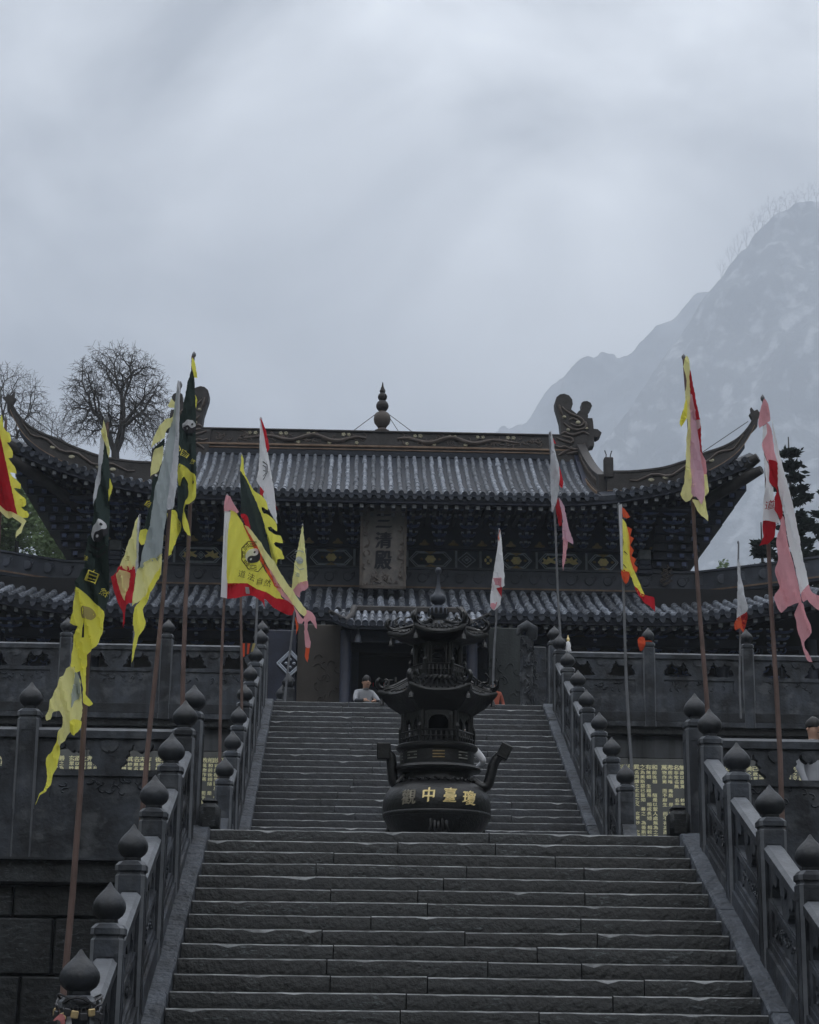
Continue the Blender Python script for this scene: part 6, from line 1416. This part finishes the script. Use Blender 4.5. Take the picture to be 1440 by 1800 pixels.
cu = thing('floor_cushion', 'dark square cushion under the person sitting in front of the doorway', 'cushion', (p.x, 41.05, Z2)); MB().bbox(p.x-0.26, p.x+0.26, 40.85, 41.3, Z2-0.02, Z2+0.1, 0.04).build('pad', M['trousers'], cu, smooth=60); MB().bbox(p.x-0.27, p.x+0.27, 40.84, 41.31, Z2+0.035, Z2+0.05, 0.006).build('piping', M['hair'], cu)
J = standing(0.35, 0.2); ys_ = 30.65; zs_ = Z1+RS2*(int((ys_-(Y2-(N2-1)*T2))/T2)+1)
p = at(806, 1300, ys_); person('person in a white jacket on the upper stairs, half hidden behind the incense burner', (p.x, ys_, zs_), math.pi, J, EDG, RAD, 1, dress(J, 'jacket_white'))
J = standing(0.0, 0.0); p = at(1431, 1300, 24.2); person('person with short dark hair behind the middle terrace balustrade at the right edge', (p.x, 24.2, Z1), 0.5, J, EDG, RAD, 1, dress(J, 'jacket_pale'))
J = standing(0.05, 0.05); p = at(869, 1215, 42.4); pr_ = person('small person in a rust red jacket beside the right edge of the dark doorway', (p.x, 42.4, Z2), 0.3, J, EDG, RAD, 1, dress(J, 'jacket_rust')); pr_.scale = (0.76, 0.76, 0.76)

# carved pillar right of the door
c = at(926, 1230, 40.0); pil = thing('carved_pillar', 'weathered carved stone pillar with a hooked dragon top, right of the doorway', 'pillar', (c.x, 40.0, Z2))
MB().bbox(c.x-0.22, c.x+0.22, 39.8, 40.2, Z2, Z2+0.35, 0.03).build('base', M['rail_stone'], pil); MB().bbox(c.x-0.13, c.x+0.13, 39.88, 40.12, Z2+0.35, 9.9, 0.03).build('shaft', M['rail_stone'], pil)
mb = MB(); rg = random.Random(2)
for k in range(34):
    a0, t0, z0_ = rg.uniform(0, 6), rg.uniform(3.4, 6.0), Z2+rg.uniform(0.4, 1.8); mb.tube([(c.x+0.15*math.cos(t0+0.12*j*math.cos(a0+0.6*j)), 40+0.15*math.sin(t0+0.12*j*math.cos(a0+0.6*j)), z0_+0.03*j*math.sin(a0+0.6*j)) for j in range(6)], 0.022, 5)
mb.build('coiled_dragon', M['rail_stone'], pil, smooth=60)
MB().tube([(c.x+0.1, 40, 9.85), (c.x+0.12, 39.95, 10.05), (c.x, 39.92, 10.12), (c.x-0.14, 39.9, 10.05), (c.x-0.2, 39.9, 9.9)], [0.14, 0.14, 0.12, 0.08, 0.03], 8).build('dragon_head', M['rail_stone'], pil, smooth=60)
c2 = at(948, 1232, 40.4); pil = thing('stone_stele', 'pale carved stone stele between the dragon pillar and the upper right balustrade', 'stele', (c2.x, 40.4, Z2))
MB().bbox(c2.x-0.16, c2.x+0.16, 40.3, 40.5, Z2, 9.75, 0.03).build('slab', M['rail_stone'], pil)
mb = MB()
for k in range(22): a0 = rg.uniform(0, 6); q = Vector((c2.x+rg.uniform(-0.12, 0.12), 40.29, Z2+rg.uniform(0.2, 1.6))); mb.tube([q+Vector((0.022*j*math.cos(a0+0.6*j), 0, 0.022*j*math.sin(a0+0.6*j))) for j in range(5)], 0.014, 5)
mb.build('relief', M['plaster'], pil, smooth=60, kind='stuff')
for px_, lab in ((508, 'small stone post with onion finial left of the doorway, the taller one'), (497, 'small stone post with onion finial left of the doorway, the shorter one')):
    q = at(px_, 1190 if px_ == 508 else 1210, 40.6); po = thing('stone_post', lab, 'post', (q.x, 40.6, Z2)); zt = q.z-0.25
    MB().bbox(q.x-0.14, q.x+0.14, 40.46, 40.74, Z2, zt, 0.03).build('shaft', M['rail_stone'], po); MB().lathe(q.x, 40.6, [(0.08, zt), (0.14, zt+0.08), (0.15, zt+0.14), (0.1, zt+0.22), (0.03, zt+0.3), (0.005, zt+0.34)], 14).build('finial', M['finial_stone'], po, smooth=50)
# offering table with pots behind the burner
TY = 43.4; c = at(690, 1232, TY); tb = thing('offering_table', 'low black iron offering table with curled ornaments right of the person sitting before the doorway', 'table', (c.x, TY, Z2))
MB().bbox(c.x-0.62, c.x+0.75, TY-0.2, TY+0.2, Z2+1.1, Z2+1.17, 0.02).build('table_top', M['iron'], tb)
for x in (-0.55, 0.68): MB().bbox(c.x+x-0.05, c.x+x+0.05, TY-0.15, TY+0.15, Z2, Z2+1.1, 0.01).build('leg', M['iron'], tb)
mb = MB()
for k in range(14): q = Vector((c.x-0.58+0.095*k, TY-0.21, Z2+1.05)); mb.tube([q+Vector((0.045*math.cos(0.6*j), 0, 0.06*math.sin(0.6*j))) for j in range(9)], 0.013, 5)
mb.build('scroll_apron', M['band_dark'], tb, smooth=60)
for k, x in enumerate((-0.45, -0.2, 0.05, 0.32, 0.56)):
    po = thing('incense_pot', ['dark round pot at the left end of the offering table', 'dark round pot second from left on the offering table', 'dark round pot in the middle of the offering table', 'dark round pot second from right on the offering table', 'dark round pot at the right end of the offering table'][k], 'pot', (c.x+x, TY, Z2+1.17), 'pots on the offering table')
    MB().lathe(c.x+x, TY, [(0.05, Z2+1.171), (0.09, Z2+1.21), (0.1, Z2+1.26), (0.07, Z2+1.31), (0.085, Z2+1.33), (0.06, Z2+1.32)], 14).build('bowl', M['band_dark'], po, smooth=50)
    if k in (0, 1): MB().tube([(c.x+x, TY-0.02, Z2+1.31), (c.x+x, TY-0.02, Z2+1.43)], 0.012, 6).build('candle', M['c_red'], po)
# orange striped cloth, orange ribbon, statuette
q = at(437, 1142, 34.6); cl = thing('striped_cloth', 'orange and black striped cloth hanging on the upper left balustrade', 'cloth', (q.x, 34.6, q.z))
for k, m in enumerate(('c_orange', 'c_charcoal', 'c_orange', 'c_charcoal', 'c_tan')):
    a, b = at(426+4.6*k, 1131, 34.6), at(430.6+4.6*k, 1131, 34.6); c_, d_ = at(430.4+3.6*k, 1153-2.2*k, 34.6), at(426.6+3.6*k, 1155-2.2*k, 34.6)
    MB().add([a, b, c_, d_, a+Vector((0, 0.02, 0)), b+Vector((0, 0.02, 0)), c_+Vector((0, 0.05, 0)), d_+Vector((0, 0.05, 0))], [(0, 1, 2, 3), (7, 6, 5, 4), (0, 4, 5, 1), (2, 6, 7, 3), (1, 5, 6, 2), (3, 7, 4, 0)]).build('stripe', M[m], cl)
rb = thing('orange_ribbon', 'bright orange ribbon tied round the first right post of the upper terrace', 'ribbon', (4.92, 38.1, 9.35))
MB().rings([[(4.92+q_*math.cos(t), 38.1+q_*math.sin(t), z) for t in [2*math.pi*i/16 for i in range(16)]] for q_, z in ((0.088, 9.415), (0.092, 9.43), (0.088, 9.452))], cap=(False, False)).build('knot_band', M['c_orange'], rb)
q = at(1127, 1133, 38.0); MB().plate(smooth_poly([(q.x-0.07, q.z+0.14), (q.x+0.07, q.z+0.17), (q.x+0.09, q.z+0.02), (q.x+0.05, q.z-0.1), (q.x-0.02, q.z-0.16), (q.x-0.07, q.z-0.02)], 1), (), fn=lambda x, z: (x, 37.96+0.02*math.sin(z*20), z), back=lambda x, z: (x, 37.975+0.02*math.sin(z*20), z)).build('ribbon_end', M['c_orange'], rb)
q = at(999, 1143, 38.1); sz = Z2+1.18; stt = thing('porcelain_statuette', 'tiny white and gold statuette standing on the upper terrace rail', 'statuette', (q.x, 38.1, sz))
MB().lathe(q.x, 38.1, [(0.06, sz), (0.07, sz+0.03), (0.05, sz+0.08), (0.06, sz+0.13), (0.04, sz+0.2), (0.022, sz+0.22)], 12).build('robe', M['jacket_white'], stt, smooth=50); MB().lathe(q.x, 38.1, [(0.02, sz+0.22), (0.034, sz+0.25), (0.03, sz+0.28), (0.012, sz+0.31), (0.003, sz+0.36)], 10).build('head', M['gold'], stt, smooth=50)
# padlocks and ribbons on the nearest left post
pc = Vector((-XP, 14.0, nose1(14.0)+1.36))
plain('brass', (0.5, 0.38, 0.2), 0.4, 0.6, 0.3, 30); plain('steel_dark', (0.05, 0.05, 0.055), 0.4, 0.5, 0.3, 30)
cd = MB().tube([pc+Vector((0.16*math.cos(t), 0.16*math.sin(t), 0.03*math.sin(3*t)+0.0)) for t in [2*math.pi*i/24 for i in range(25)]], 0.01, 5).tube([pc+Vector((0.155*math.cos(t+0.4), 0.155*math.sin(t+0.4), 0.02+0.03*math.cos(2*t))) for t in [2*math.pi*i/24 for i in range(25)]], 0.008, 5).build('lock_chain', M['steel_dark']); tag(cd, 'dark chain wound round the neck of the nearest left post', 'chain')
WHERE = ['brass padlock, leftmost on the chain of the nearest left post', 'dark padlock second from left on the chain of the nearest left post', 'brass padlock third from left on the post chain', 'dark padlock left of centre on the post chain', 'tan padlock at the centre of the post chain', 'dark padlock right of centre on the post chain', 'brass padlock third from right on the post chain', 'dark padlock second from right on the post chain', 'dark padlock rightmost on the chain of the nearest left post']
for k in range(9):
    t = rad(200+17.5*k); q = pc+Vector((0.175*math.cos(t), 0.175*math.sin(t), -0.02-0.015*(k % 3))); rg = random.Random(k); tl = rg.uniform(-0.5, 0.5); m = 'brass' if k in (0, 2, 4, 6) else 'steel_dark'
    lk = thing('padlock', WHERE[k], 'padlock', q, 'padlocks on the chain'); u = Vector((-math.sin(t), math.cos(t), 0)); w = Vector((math.cos(t), math.sin(t), 0)); dn = (Vector((0, 0, -1))+u*tl*0.5).normalized(); sd_ = dn.cross(w).normalized()
    MB().tube([q+sd_*0.016*s2+dn*(0.03-0.03*h) for s2, h in ((-1, 0), (-1, 0.7), (-0.5, 1.2), (0.5, 1.2), (1, 0.7), (1, 0))], 0.005, 5).build('shackle', M['steel_dark'], lk)
    b_ = q+dn*0.055; mb = MB().bbox(-0.027, 0.027, -0.011, 0.011, -0.027, 0.027, 0.007)
    for v in mb.v: v.xyz = b_+sd_*v.x+w*v.y-dn*v.z
    mb.build('lock_body', M[m], lk)
plain('ribbon_faded', (0.3, 0.1, 0.1), 0.8)
q = pc+Vector((-0.1, -0.17, -0.1)); rr_ = thing('red_ribbon', 'faded red ribbon hanging under the padlocks of the nearest left post', 'ribbon', q)
MB().plate(smooth_poly([(-0.03, 0.0), (0.0, 0.02), (0.03, 0.0), (0.03, -0.08), (0.04, -0.22), (0.02, -0.22), (0.01, -0.08), (-0.01, -0.02), (-0.06, -0.04)], 1), (), fn=lambda a, b: (q.x+a, q.y+0.015*math.sin(b*30), q.z+b), back=lambda a, b: (q.x+a, q.y+0.006+0.015*math.sin(b*30), q.z+b)).build('strip', M['ribbon_faded'], rr_)
MB().plate(smooth_poly([(0.0, 0.02), (0.04, 0.0), (0.05, -0.2), (0.02, -0.3), (0.0, -0.2)], 1), (), fn=lambda a, b: (q.x+0.03+a, q.y+0.02+0.02*math.cos(b*25), q.z+b), back=lambda a, b: (q.x+0.03+a, q.y+0.026+0.02*math.cos(b*25), q.z+b)).build('strip', M['c_white'], rr_)
